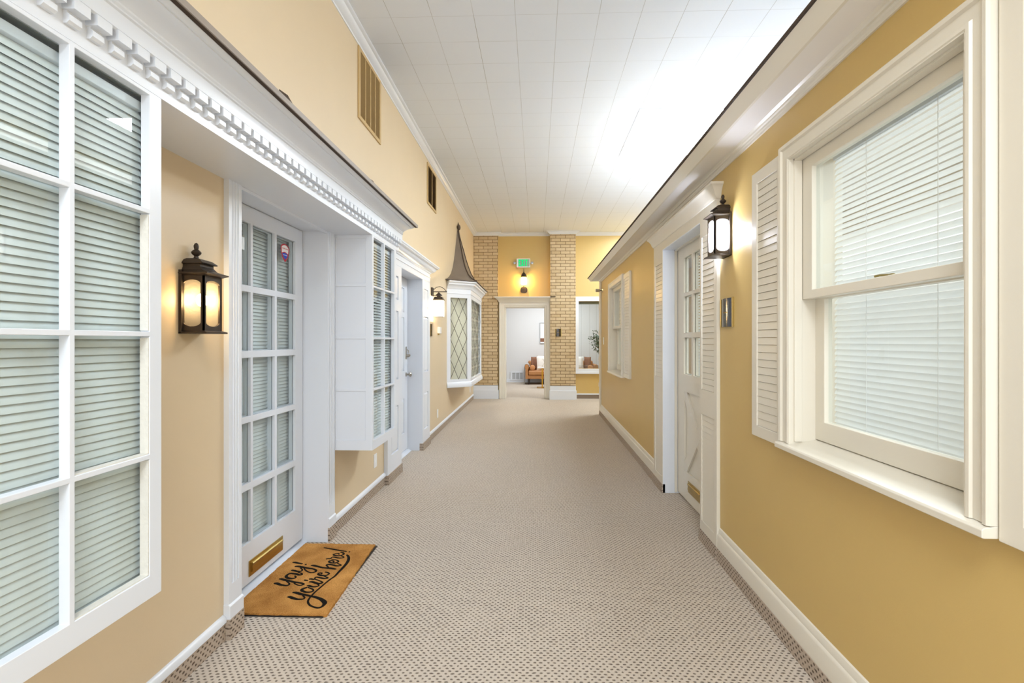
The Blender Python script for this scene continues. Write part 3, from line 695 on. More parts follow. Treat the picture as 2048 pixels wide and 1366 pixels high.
# ------------------------------------------------------------------ sash windows
def sash_window(name, label, y0, y1, near_cas, far_cas, blindmat):
    """opening y0..y1; casings outside"""
    r = thing(name, (WR, (y0+y1)/2, .88), label, 'sash window', kind='structure')
    z0, z1 = .915, 2.124
    a0, a1 = y0-near_cas, y1+far_cas
    pr = [(0, WR), (0, 1.075), (.006, 1.070), (.016, 1.070), (.020, 1.076), (.05, 1.074), (.056, 1.066), (.068, 1.064), (.074, 1.070), (.074, WR)]
    MB().sweep([(y1, z0-.005), (y1, z1), (y0, z1), (y0, z0-.005)], [(-o, h) for o, h in pr], lambda a, b, h: (h, a, b)).build('casing', 'cream', r, angle=25)
    MB().py([(1.30, .955), (1.186, .926), (1.055, .905), (1.050, .900), (1.050, .882), (1.055, .880), (WR, .880), (1.30, .880)], a0, a1, 0).build('window_sill', 'cream', r, bevel=.002)
    mb = MB(); mb.box(1.073, 1.30, y1-.001, y1+.006, .90, z1); mb.box(1.073, 1.30, y0-.006, y0+.001, .90, z1); mb.box(1.073, 1.30, y0, y1, z1-.001, z1+.006)
    mb.build('jamb_lining', 'cream', r, smooth=False)
    mb = MB()
    for yy in ((y1-.008, y1), (y0, y0+.008)): mb.box(1.095, 1.127, yy[0], yy[1], .92, z1)
    mb.box(1.095, 1.127, y0, y1, z1-.008, z1); mb.build('stop_bead', 'cream', r, bevel=.001)
    u = MB().holes(y0, y1, 1.524, z1, 1.13, 1.165, [(y0+.072, y1-.075, 1.56, 2.069)], TY).build('upper_sash', 'cream', r, bevel=.003)
    MB().box(1.146, 1.149, y0+.06, y1-.06, 1.55, 2.08).build('pane', 'glass', u, smooth=False)
    l = MB().holes(y0, y1, .930, 1.56, 1.186, 1.221, [(y0+.062, y1-.064, 1.011, 1.522)], TY).build('lower_sash', 'cream', r, bevel=.003)
    MB().box(1.202, 1.205, y0+.05, y1-.05, 1.0, 1.53).build('pane', 'glass', l, smooth=False)
    ym = y0+.45*(y1-y0)+.05
    mb = MB().box(1.19, 1.215, ym-.03, ym+.03, 1.56, 1.565); mb.lathe([(.012, 0), (.012, .008), (.006, .012)], 1.20, ym-.01, 1.565, 12); mb.tube([(1.2, ym-.01, 1.572), (1.18, ym+.02, 1.574), (1.172, ym+.035, 1.572)], .004)
    mb.build('sash_lock', 'brass', l)
    return r
sash_window('window_5', 'large cream sash window on the near right', W5[0], W5[1], .074, .074, 'slat_b')
blind(1.240, W5[0]+.01, W5[1]-.054, .955, 2.122, -1, .0232, .0262, math.radians(62), 'slat_b', 'glowing white slatted blind behind the large near right window', (.33, .74))
sash_window('window_6', 'distant cream sash window on the right wall', W6[0], W6[1], .074, .074, 'slat_c')
blind(1.240, W6[0]+.01, W6[1]-.012, .955, 2.122, -1, .0232, .0262, math.radians(66), 'slat_c', 'slatted blind behind the distant right sash window', (.3, .7))

# ------------------------------------------------------------------ right door
r = thing('door_4', (WR, 3.75, 0), 'right cream door with louvred pilasters and crossbuck lower panel', 'door', kind='structure')
QF = 1.088
for a, b, pa, pb in ((2.965, 3.266, 3.015, 3.235), (4.229, 4.543, 4.262, 4.495)):
    rows = [(.165, .866), (1.03, 2.03)]
    MB().holes(a, b, fz(a)+.07, 2.25, QF, WR, [(pa, pb, c, d) for c, d in rows], TY).build('pilaster', 'cream', r, bevel=.002)
    mb = MB()
    for c, d in rows: louvers(mb, pa, pb, c, d, QF+.003)
    mb.build('louvres', 'cream', r, smooth=False)
    MB().py([(WR, -.01), (QF-.010, -.01), (QF-.006, .075), (WR, .075)], a-.002, b+.002, SL).build('carpet_strip', 'cove', r, smooth=False)
MB().box(QF, WR, 3.266, 4.229, 2.1403, 2.28).build('frieze', 'cream', r, bevel=.002)
pr = [(0, 2.21), (.006, 2.212), (.01, 2.222), (.016, 2.23), (.022, 2.25), (.036, 2.272), (.042, 2.28), (.052, 2.286), (.052, 2.30), (0, 2.30)]
MB().sweep([(WR, 4.543), (QF, 4.543), (QF, 2.965), (WR, 2.965)], [(-o, h) for o, h in pr], IDT).build('crown', 'cream', r, angle=25)
mb = MB(); mb.box(QF+.003, 1.30, D3[1]-.002, D3[1]+.01, fz(4.2)-.01, 2.14); mb.box(QF+.003, 1.30, D3[0]-.01, D3[0]+.002, fz(3.2)-.01, 2.14); mb.box(QF+.003, 1.30, D3[0], D3[1], 2.134, 2.148)
mb.build('jamb_lining', 'white', r, smooth=False)
mb = MB(); mb.box(1.19, 1.212, D3[1]-.012, D3[1], .04, 2.135); mb.box(1.19, 1.212, D3[0], D3[0]+.012, .03, 2.135); mb.box(1.19, 1.212, D3[0], D3[1], 2.123, 2.135)
mb.build('door_stop', 'cream', r, smooth=False)
c3 = [(3.40, 3.585), (3.62, 3.812), (3.85, 4.052)]
z3 = [(1.075, 1.375), (1.415, 1.715), (1.745, 2.035)]
hs = [(a, b, c, d) for a, b in c3 for c, d in z3]
lh = (3.41, 4.04, .28, .93)
leaf = MB().holes(3.272, 4.223, .052, 2.132, 1.216, 1.234, hs+[lh], TY).build('door_leaf', 'cream', r, bevel=.002)
MB().holes(3.272, 4.223, .045, 2.132, 1.238, 1.256, [(a+.004, b-.004, c+.004, d-.004) for a, b, c, d in hs], TY).build('leaf_back', 'cream', leaf, smooth=False)
MB().box(1.234, 1.238, 3.38, 4.07, 1.06, 2.05).build('pane', 'glass', leaf, smooth=False)
mb = MB(); ya, yb, za, zb = lh; cyy, czz = (ya+yb)/2, (za+zb)/2; w = .05
def bar(p, q, e=0):
    d = Vector((q[0]-p[0], q[1]-p[1])).normalized(); n = Vector((-d.y, d.x))*w
    poly = [(p[0]+n.x, p[1]+n.y), (p[0]-n.x, p[1]-n.y), (q[0]-n.x, q[1]-n.y), (q[0]+n.x, q[1]+n.y)]
    poly = [(min(max(a, ya-.03), yb+.03), min(max(b, za-.03), zb+.03)) for a, b in poly]
    mb.prism(poly, 1.2175-e, 1.2335-e, lambda a, b, t: (t, a, b))
bar((ya, za), (yb, zb)); bar((ya, zb), (yb, za), .0006)
mb.build('crossbuck', 'cream', leaf, smooth=False)
MB().box(1.2342, 1.24, ya-.01, yb+.01, za-.01, zb+.01).build('lower_panel', 'cream', leaf, smooth=False)
sl = MB().box(1.211, 1.216, 3.60, 3.925, .135, .225).build('mail_slot', 'brass', leaf, bevel=.002)
MB().py([(1.211, .15), (1.205, .155), (1.203, .165), (1.206, .19), (1.200, .198), (1.200, .205), (1.205, .21), (1.211, .21)], 3.617, 3.908).build('flap', 'brass', sl)
blind(1.285, 3.35, 4.02, 1.0, 2.06, -1, .0225, .024, math.radians(56), 'slat', 'slatted blind behind the panes of the right door', (.25, .75))

for lf_, xx, yy, sd in ((leaf, 1.216, 3.33, -1), (door1_leaf, -1.54, 2.285, 1)):
    MB().lathe([(.026, 0), (.026, .005), (.012, .010), (.010, .028), (.016, .034), (.026, .044), (.027, .052), (.019, .060), (.004, .063)], 0, 0, 0, 20,
               T=lambda a, b, c, xx=xx, yy=yy, sd=sd: (xx+sd*c, yy+a, .98+b)).build('door_knob', 'nickel', lf_)

# ------------------------------------------------------------------ wall lanterns
def pocket_lantern(x, y, z, side, bulb, label, power, colr):
    """half lantern on a side wall; side=+1 faces +x"""
    r = thing('wall_lantern', (x, y, z), label, 'wall lantern', 'pair of dark half lanterns')
    X = lambda d: x+side*d
    w, dp = .062, .105                      # half width, projection of the lips
    bw, bd = .054, .095
    mb = MB().box(X(0), X(.012), y-w-.002, y+w+.002, z, z+.25); mb.build('back_plate', 'bronze', r, bevel=.001)
    def tier(b, rings):                     # frustum rings (half width, depth, z)
        vs = []
        for hw, dd, zz in rings: vs += [(X(0), y-hw, z+zz), (X(dd), y-hw, z+zz), (X(dd), y+hw, z+zz), (X(0), y+hw, z+zz)]
        fs = [(j*4+k, j*4+(k+1) % 4, (j+1)*4+(k+1) % 4, (j+1)*4+k) for j in range(len(rings)-1) for k in range(4)]
        fs += [(3, 2, 1, 0), tuple((len(rings)-1)*4+k for k in range(4))]; b.add(vs, fs)
    mb = MB(); tier(mb, [(w+.002, dp+.008, 0), (w+.002, dp+.008, .006), (bw, bd, .012)]); mb.build('base', 'bronze', r, smooth=False)
    mb = MB(); tier(mb, [(bw, bd, .228), (w+.004, dp+.012, .236), (w+.004, dp+.012, .240), (.046, .082, .252), (.040, .07, .266), (.040, .07, .276), (.046, .08, .277), (.047, .084, .280), (.036, .066, .294), (.02, .04, .302), (.008, .03, .304)])
    mb.build('roof', 'bronze', r, smooth=False)
    mb = MB().lathe([(.010, .300), (.009, .308), (.007, .312), (.016, .320), (.0185, .327), (.013, .334), (.007, .339), (.0085, .344), (.0095, .353), (.006, .362), (.001, .366)], X(.026), y, z, 16); mb.build('finial', 'bronze', r)
    # frames with arched openings
    def arch(n=8, a=bw, z0=.03, z1=.215):
        pass
    fr = MB(); gl = MB()
    def framed(T, L, m):
        # outer rect minus arched hole built as strips
        z0, z1 = .012, .228; hz0, hz1 = .028, .212; n = 10; ar = .014
        xs = [m+(L-2*m)*k/n for k in range(n+1)]
        top = [hz1-ar+ar*math.sin(PI*k/n)**.6 if 0 < k < n else hz1-ar for k in range(n+1)]
        bot = [hz0+ar-ar*math.sin(PI*k/n)**.6 if 0 < k < n else hz0+ar for k in range(n+1)]
        for (d0, d1) in ((0, .006),):
            def quad(a0, a1, b0, b1, c0, c1):
                # column from x a0..a1; bottoms b0,b1; tops c0,c1
                vs = [T(a0, d0, b0), T(a1, d0, b1), T(a1, d0, c1), T(a0, d0, c0), T(a0, d1, b0), T(a1, d1, b1), T(a1, d1, c1), T(a0, d1, c0)]
                fr.add(vs, [(0,1,2,3),(7,6,5,4),(0,4,5,1),(1,5,6,2),(2,6,7,3),(3,7,4,0)])
            quad(0, m, z0, z0, z1, z1); quad(L-m, L, z0, z0, z1, z1)
            for k in range(n):
                quad(xs[k], xs[k+1], top[k], top[k+1], z1, z1); quad(xs[k], xs[k+1], z0, z0, bot[k], bot[k+1])
        vs = [T(m*.5, .006, z0+.004), T(L-m*.5, .006, z0+.004), T(L-m*.5, .006, z1-.004), T(m*.5, .006, z1-.004)]
        gl.add(vs, [(0, 1, 2, 3)])
    framed(lambda a, d, q: (X(bd-d), y-bw+a, z+q), 2*bw, .013)
    framed(lambda a, d, q: (X(a), y-bw+d, z+q), bd, .013)
    framed(lambda a, d, q: (X(a), y+bw-d, z+q), bd, .013)
    fr.build('frame', 'bronze', r, smooth=False); gl.build('pane', 'sglass1' if bulb == 'bulbw' else 'sglass', r, smooth=False)
    MB().ball((X(.05), y, z+.135), .021, sz=1.25).build('bulb', bulb, r)
    l = bpy.data.lights.new('lantern_light', 'POINT'); l.energy = power; l.color = colr; l.shadow_soft_size = .03
    lo = bpy.data.objects.new('lantern_light', l); C.objects.link(lo); lo.parent = r; lo.location = (side*.05, 0, .135)
    return r
pocket_lantern(WL, 1.9025, 1.377, 1, 'bulbw', 'dark bronze lantern glowing warm on the left wall before the near left door', 1.0, (1, .78, .5))
pocket_lantern(WR, 2.857, 1.837, -1, 'bulbc', 'dark lantern glowing bright cool white, on the wall right of the right door', 15, (.74, .83, 1))

# hanging coach lantern
cx, cy_, = -1.30, 6.37
r = thing('coach_lantern', (WL, 6.37, 1.66), 'small bright hanging coach lantern on a scrolled bracket, between far left door and oriel', 'wall lantern')
MB().pz([(WL, 6.32), (WL+.02, 6.325), (WL+.02, 6.415), (WL, 6.42)], 1.945, 2.055).build('back_plate', 'bronze', r, bevel=.002)
mb = MB().tube([(WL+.015, 6.37, 2.00), (WL+.20, 6.37, 2.00)], .006); mb.tube([(WL+.02, 6.37, 2.02), (WL+.06, 6.37, 2.058), (WL+.11, 6.37, 2.07), (WL+.16, 6.37, 2.045), (WL+.20, 6.37, 2.003)], .004)
mb.tube([(cx, 6.37, 2.0), (cx, 6.37, 1.985)], .006); mb.tube([(WL+.01, 6.37, 1.955), (cx-.02, 6.37, 1.95)], .004); mb.build('bracket', 'bronze', r)
mb = MB().lathe([(.006, .33), (.012, .325), (.044, .295), (.046, .288), (.026, .287), (.026, .25), (.034, .246)], cx, 6.37, 1.66, 16); mb.build('cap', 'bronze', r)
def sq(b, rings):
    vs = []
    for hw, zz in rings: vs += [(cx-hw, cy_-hw, zz), (cx+hw, cy_-hw, zz), (cx+hw, cy_+hw, zz), (cx-hw, cy_+hw, zz)]
    fs = [(j*4+k, j*4+(k+1) % 4, (j+1)*4+(k+1) % 4, (j+1)*4+k) for j in range(len(rings)-1) for k in range(4)]
    b.add(vs, fs+[(3, 2, 1, 0), tuple((len(rings)-1)*4+k for k in range(4))])
mb = MB(); sq(mb, [(.066, 1.886), (.066, 1.895), (.05, 1.925), (.048, 1.93)]); mb.build('hood', 'bronze', r, smooth=False)
mb = MB(); sq(mb, [(.062, 1.665), (.062, 1.672)])
for sx in (-1, 1):
    for sy in (-1, 1): mb.box(cx+sx*.060-.003, cx+sx*.060+.003, cy_+sy*.060-.003, cy_+sy*.060+.003, 1.67, 1.888)
mb.build('cage', 'nickel', r, smooth=False)
MB().holes(-.058, .058, 1.673, 1.886, 0, .002, [], lambda a, d, q: (cx+a, cy_-.058+d, q)).holes(-.058, .058, 1.673, 1.886, 0, .002, [], lambda a, d, q: (cx+.058-d, cy_+a, q)).holes(-.058, .058, 1.673, 1.886, 0, .002, [], lambda a, d, q: (cx+a, cy_+.058-d, q)).build('pane', 'sglass', r, smooth=False)
MB().ball((cx, cy_, 1.78), .024, sz=1.4).build('bulb', 'bulb2', r)
l = bpy.data.lights.new('lantern_light', 'POINT'); l.energy = 8; l.color = (1, .88, .70); l.shadow_soft_size = .03
lo = bpy.data.objects.new('lantern_light', l); C.objects.link(lo); lo.parent = r; lo.location = (cx-WL, 0, .12)

# sconce over the end doorway
sx_, sy_ = -.288, EW-.10
r = thing('wall_sconce', (sx_, EW, 2.41), 'dark wall sconce with bright glass jar above the end doorway', 'wall sconce')
mb = MB().prism([(sx_+.075*math.copysign(abs(math.cos(t))**.6, math.cos(t)), 2.475+.07*math.copysign(abs(math.sin(t))**.8, math.sin(t))) for t in [k*PI/12 for k in range(24)]], EW-.03, EW, lambda a, b, t: (a, t, b)); mb.build('back_plate', 'bronze', r, bevel=.004)
mb = MB().tube([(sx_, EW-.02, 2.50), (sx_, EW-.08, 2.51), (sx_, sy_, 2.54), (sx_, sy_, 2.575)], .008)
for a in (-1, 1): mb.tube([(sx_, sy_, 2.545), (sx_+a*.035, sy_, 2.565), (sx_+a*.06, sy_, 2.585)], .006)
mb.build('arm', 'bronze', r)
mb = MB().lathe([(.05, .165), (.07, .168), (.062, .2), (.04, .245), (.012, .275), (.008, .30), (.004, .345), (.001, .37)], sx_, sy_, 2.575, 18); mb.build('cap', 'bronze', r)
MB().lathe([(.045, 0), (.06, .03), (.062, .12), (.055, .168)], sx_, sy_, 2.575, 18).build('glass_jar', 'sglass', r)
MB().ball((sx_, sy_, 2.66), .028, sz=1.4).build('bulb', 'bulb4', r)
l = bpy.data.lights.new('sconce_light', 'POINT'); l.energy = 7; l.color = (1, .89, .66); l.shadow_soft_size = .03
lo = bpy.data.objects.new('sconce_light', l); C.objects.link(lo); lo.parent = r; lo.location = (0, sy_-EW, .25)

# exit sign
r = thing('exit_sign', (-.30, EW, 2.967), 'green lit EXIT sign with two small emergency lamps, above the end doorway', 'exit sign')
MB().box(-.449, -.152, EW-.05, EW, 2.967, 3.162).build('housing', 'plastic', r, bevel=.004)
yf = EW-.053
MB().box(-.412, -.165, yf+.002, EW-.049, 2.985, 3.148).build('face', 'exitface', r, smooth=False)
mb = MB(); zb, zt = 2.996, 3.138
def L(x0, x1, a, b): mb.box(x0, x1, yf-.002, yf+.002, a, b)
x = -.402; L(x, x+.017, zb, zt); L(x, x+.045, zb, zb+.022); L(x, x+.045, zt-.022, zt); L(x, x+.040, (zb+zt)/2-.011, (zb+zt)/2+.011)
x = -.348
for s in (1, -1):
    p0, p1 = ((x, zb), (x+.036, zt)) if s > 0 else ((x+.036, zb), (x, zt))
    mb.prism([(p0[0], p0[1]), (p0[0]+.018, p0[1]), (p1[0]+.018, p1[1]), (p1[0], p1[1])], yf-.002, yf+.002, lambda a, b, t: (a, t, b))
x = -.284; L(x, x+.017, zb, zt)
x = -.255; L(x, x+.052, zt-.022, zt); L(x+.0175, x+.0345, zb, zt)
mb.build('lettering', 'exitg', r, smooth=False)
MB().prism([(-.188, 3.045), (-.176, 3.066), (-.188, 3.088), (-.194, 3.088), (-.184, 3.066), (-.194, 3.045)], yf-.002, yf+.002, lambda a, b, t: (a, t, b)).build('chevron', 'exitg', r, smooth=False)
MB().box(-.425, -.405, EW-.045, EW-.02, 2.958, 2.967).build('indicator', 'exitr', r, smooth=False)
for s, xx in ((-1, -.449), (1, -.152)):
    mb = MB().tube([(xx, EW-.03, 3.065), (xx+s*.03, EW-.035, 3.065)], .009); mb.lathe([(.012, 0), (.026, .012), (.03, .03), (.028, .034), (.004, .035)], 0, 0, 0, 16, T=lambda a, b, c, s=s, xx=xx: (xx+s*.045+a, EW-.03-c, 3.065+b))
    mb.build('lamp_head', 'chrome', r)

# curved name plates
def name_plate(T, w, h, label, mat='mirror', marks=True):
    """T(a, d, z): a along wall, d out of wall"""
    o = T(w/2, 0, 0)
    r = thing('name_plate', o, label, 'name plate', 'curved name plates by the doors')
    n = 12; arc = [(w*(k/n), .004+.014*math.sin(PI*k/n)) for k in range(n+1)]
    MB().prism([(0, 0)]+[(a, d) for a, d in arc]+[(w, 0)], 0, h, T).build('curved_face', mat, r) if False else None
    vs = [(a, d) for a, d in arc]+[(w, 0), (0, 0)]
    MB().prism(vs, .0, h, lambda a, d, z: T(a, d, z)).build('curved_face', mat, r, angle=50)
    for s in (0, 1):
        a0, a1 = (-.004, .007) if s == 0 else (w-.007, w+.004)
        MB().prism([(a0, -.001), (a0, .008), (a1, .010), (a1, -.001)], -.002, h+.002, lambda a, d, z: T(a, d, z)).build('brass_edge', 'brass', r, smooth=False)
    if marks:
        mb = MB()
        for k in range(4):
            a = w*(.34+.085*k); d = .0185
            mb.prism([(a, d-.004), (a, d+.0004), (a+.004, d+.0004), (a+.004, d-.004)], h*.49, h*.52, lambda a, d, z: T(a, d, z))
        mb.build('faint_lettering', 'gold', r, smooth=False)
    return r
name_plate(lambda a, d, z: (WR-d, 2.765+a, 1.430+z), .175, .165, 'curved dark name plate with brass edges beneath the cool white lantern')
name_plate(lambda a, d, z: (WL+d, 6.25+a, 1.415+z), .115, .155, 'curved dark name plate right of the far left door')
name_plate(lambda a, d, z: (.395+a, 10.5-d, 1.445+z), .13, .165, 'curved dark name plate on the right-hand brick pillar')

# white chime box, outlets, switch
r = thing('door_chime', (WL, 6.8, 1.44), 'small white box under the coach lantern on the left wall', 'chime box')
MB().box(WL-.002, WL+.035, 6.74, 6.86, 1.455, 1.545).build('cover', 'plastic', r, bevel=.006)
MB().box(WL-.002, WL+.02, 6.77, 6.80, 1.435, 1.455).build('brass_foot', 'brass', r, bevel=.002)
def outlet(y, z, label, w=.072, h=.117):
    r = thing('power_outlet', (WL, y, z), label, 'power outlet', 'white outlets low on the left wall')
    MB().box(WL, WL+.006, y-w/2, y+w/2, z-h/2, z+h/2).build('cover_plate', 'plastic', r, bevel=.003)
    for dz in (-.027, .027):
        s = MB().box(WL+.006, WL+.008, y-.017, y+.017, z+dz-.014, z+dz+.014).build('socket', 'plastic', r, bevel=.0015)
    return r
outlet(4.126, .317, 'white power outlet under the narrow left bay window')
outlet(6.74, .33, 'white power outlet just past the far left door')
outlet(10.03, .335, 'white power outlet beyond the oriel window near the corner pillar')
r = thing('light_switch', (WR, 8.08, 1.35), 'slim white switch plate near the far corner of the right wall', 'light switch')
MB().box(WR-.006, WR, 8.04, 8.12, 1.29, 1.41).build('cover_plate', 'plastic', r, bevel=.002)
MB().box(WR-.012, WR-.006, 8.07, 8.09, 1.335, 1.365).build('toggle', 'plastic', r, bevel=.001)
r = thing('spotlight', (WR, 8.2, 2.2), 'small chrome spotlight bracketed under the far eaves of the right wall', 'spotlight')
MB().lathe([(.035, 0), (.035, .006), (.012, .012)], 0, 0, 0, 16, T=lambda a, b, c: (WR-c, 8.2+a, 2.2+b)).build('mounting_plate', 'chrome', r)
mb = MB().tube([(WR, 8.2, 2.2), (WR-.06, 8.2, 2.2)], .008); mb.build('arm', 'black', r)
MB().lathe([(.022, .05), (.026, .055), (.026, .115), (.02, .122)], 0, 0, 0, 16, T=lambda a, b, c: (WR-c, 8.2+a, 2.2+b)).build('lamp_head', 'chrome', r)

# wall vents
def vent(y0, y1, z0, z1, ncol, blade, label):
    r = thing('wall_vent', (WL, (y0+y1)/2, z0), label, 'wall vent', 'grilles high on the left wall')
    m = .03; cw = (y1-y0-2*m)/ncol; dz = .0065 if ncol == 4 else .002
    hs = [(y0+m+k*cw+.006, y0+m+(k+1)*cw-.006, z0+m, z1-m) for k in range(ncol)]
    MB().holes(y0, y1, z0, z1, WL+.012, WL, hs, TY).build('frame', 'ventp', r, bevel=.002)
    MB().box(WL, WL+.0015, y0+.01, y1-.01, z0+.01, z1-.01).build('dark_backing', 'hole', r, smooth=False)
    mb = MB()
    for h in hs:
        z = h[2]+.004
        while z < h[3]-.006:
            mb.add([(WL+.0105, h[0], z+dz), (WL+.0105, h[1], z+dz), (WL+.002, h[1], z+.009-dz), (WL+.002, h[0], z+.009-dz)], [(0, 1, 2, 3)]); z += .0125
    mb.build('blades', blade, r, smooth=False)
vent(3.722, 4.257, 3.09, 3.655, 4, 'slatbrown', 'tan four-column wall vent nearer the camera under the ceiling')
vent(6.088, 6.63, 3.10, 3.62, 2, 'slatbrown', 'dark two-column wall vent farther along under the ceiling')

# sticker and notice
r = thing('alarm_sticker', (-1.5545, 2.94, 1.84), 'red, white and blue shield sticker on the top pane of the near left door', 'sticker')
GX = -1.5575
def poly(pts, d, m, nm):
    MB().prism(pts, GX+d, GX+d+.0004, lambda a, b, t: (t, a, b)).build(nm, m, r, smooth=False)
outer = [(2.893,1.927),(2.908,1.939),(2.932,1.947),(2.957,1.945),(2.982,1.935),(2.993,1.923),(2.985,1.891),(2.972,1.866),(2.954,1.845),(2.941,1.837),(2.926,1.849),(2.908,1.866),(2.899,1.888),(2.893,1.909)]
cxx, czz = 2.943, 1.895
outer = [(cxx+(a-cxx)*1.03, czz+(b-czz)*1.03) for a, b in outer]
poly(outer, 0, 'red', 'red_border')
poly([(2.902,1.926),(2.917,1.935),(2.938,1.940),(2.958,1.938),(2.981,1.927),(2.981,1.909),(2.977,1.890),(2.957,1.896),(2.94,1.899),(2.923,1.896),(2.904,1.889)], .0005, 'stickw', 'white_field')
poly([(2.908,1.884),(2.925,1.891),(2.942,1.893),(2.960,1.889),(2.973,1.883),(2.963,1.867),(2.944,1.850),(2.923,1.865)], .0005, 'blue', 'blue_field')
mb = MB()
for k, yy in enumerate([2.911, 2.919, 2.927, 2.935, 2.946, 2.954, 2.962, 2.969]):
    mb.box(GX+.0009, GX+.0012, yy, yy+.004, 1.914, 1.921 if k % 3 else 1.924)
mb.build('red_lettering', 'red', r, smooth=False)
mb = MB()
for k in range(7): mb.box(GX+.0009, GX+.0012, 2.920+k*.0068, 2.924+k*.0068, 1.876, 1.881)
mb.build('white_lettering', 'stickw', r, smooth=False)
r = thing('paper_notice', (-1.5635, 2.45, 1.30), 'white paper notice behind the second pane of the near left door', 'notice')
MB().box(-1.5845, -1.584, 2.345, 2.555, 1.306, 1.592).build('sheet', 'paper', r, smooth=False)
mb = MB()
for k, (a, b) in enumerate([(2.46, 2.522), (2.45, 2.505), (2.42, 2.531), (2.43, 2.529), (2.41, 2.533), (2.43, 2.515)]):
    mb.box(-1.5839, -1.5837, a, b, 1.520-k*.0125, 1.5245-k*.0125)
mb.build('text_lines', 'greyink', r, smooth=False)

# ------------------------------------------------------------------ doormat
r = thing('doormat', (-1.28, 2.7, fz(2.7)), 'brown coir doormat lettered in black script, lying before the near left door', 'doormat')
X0, X1, Y0, Y1 = -1.500, -1.015, 2.295, 3.083
mb = MB(); nx, ny = 24, 40; vs = []; random.seed(3)
for j in range(ny+1):
    for i in range(nx+1):
        u, v = i/nx, j/ny; e = 0 if (0 < i < nx and 0 < j < ny) else 1
        x = X0+(X1-X0)*u-(.03*(v-.1) if u > .5 else 0)*(2*u-1 if u > .5 else 0)+(random.uniform(-.002, .002) if e else 0)
        y = Y0+(Y1-Y0)*v+(random.uniform(-.002, .002) if e else 0)
        vs.append((x, y, fz(y)+.018-(.003 if e else 0)+random.uniform(-.0006, .0006)))
n0 = len(vs); fs = [(j*(nx+1)+i, j*(nx+1)+i+1, (j+1)*(nx+1)+i+1, (j+1)*(nx+1)+i) for j in range(ny) for i in range(nx)]
bd = [i for i in range(nx+1)]+[j*(nx+1)+nx for j in range(1, ny+1)]+[ny*(nx+1)+i for i in range(nx-1, -1, -1)]+[j*(nx+1) for j in range(ny-1, 0, -1)]
vs += [(vs[k][0], vs[k][1], fz(vs[k][1])+.001) for k in bd]
for q in range(len(bd)):
    p = (q+1) % len(bd); fs.append((bd[q], n0+q, n0+p, bd[p]))
fs.append(tuple(n0+q for q in range(len(bd)))); mb.add(vs, fs); mb.build('coir_pile', 'coir', r)
MB().py([(X0-.001, .0), (X1-.012, .0), (X1-.012, .006), (X0-.001, .006)], Y0-.004, Y1+.002, SL).build('rubber_backing', 'black', r, smooth=False)
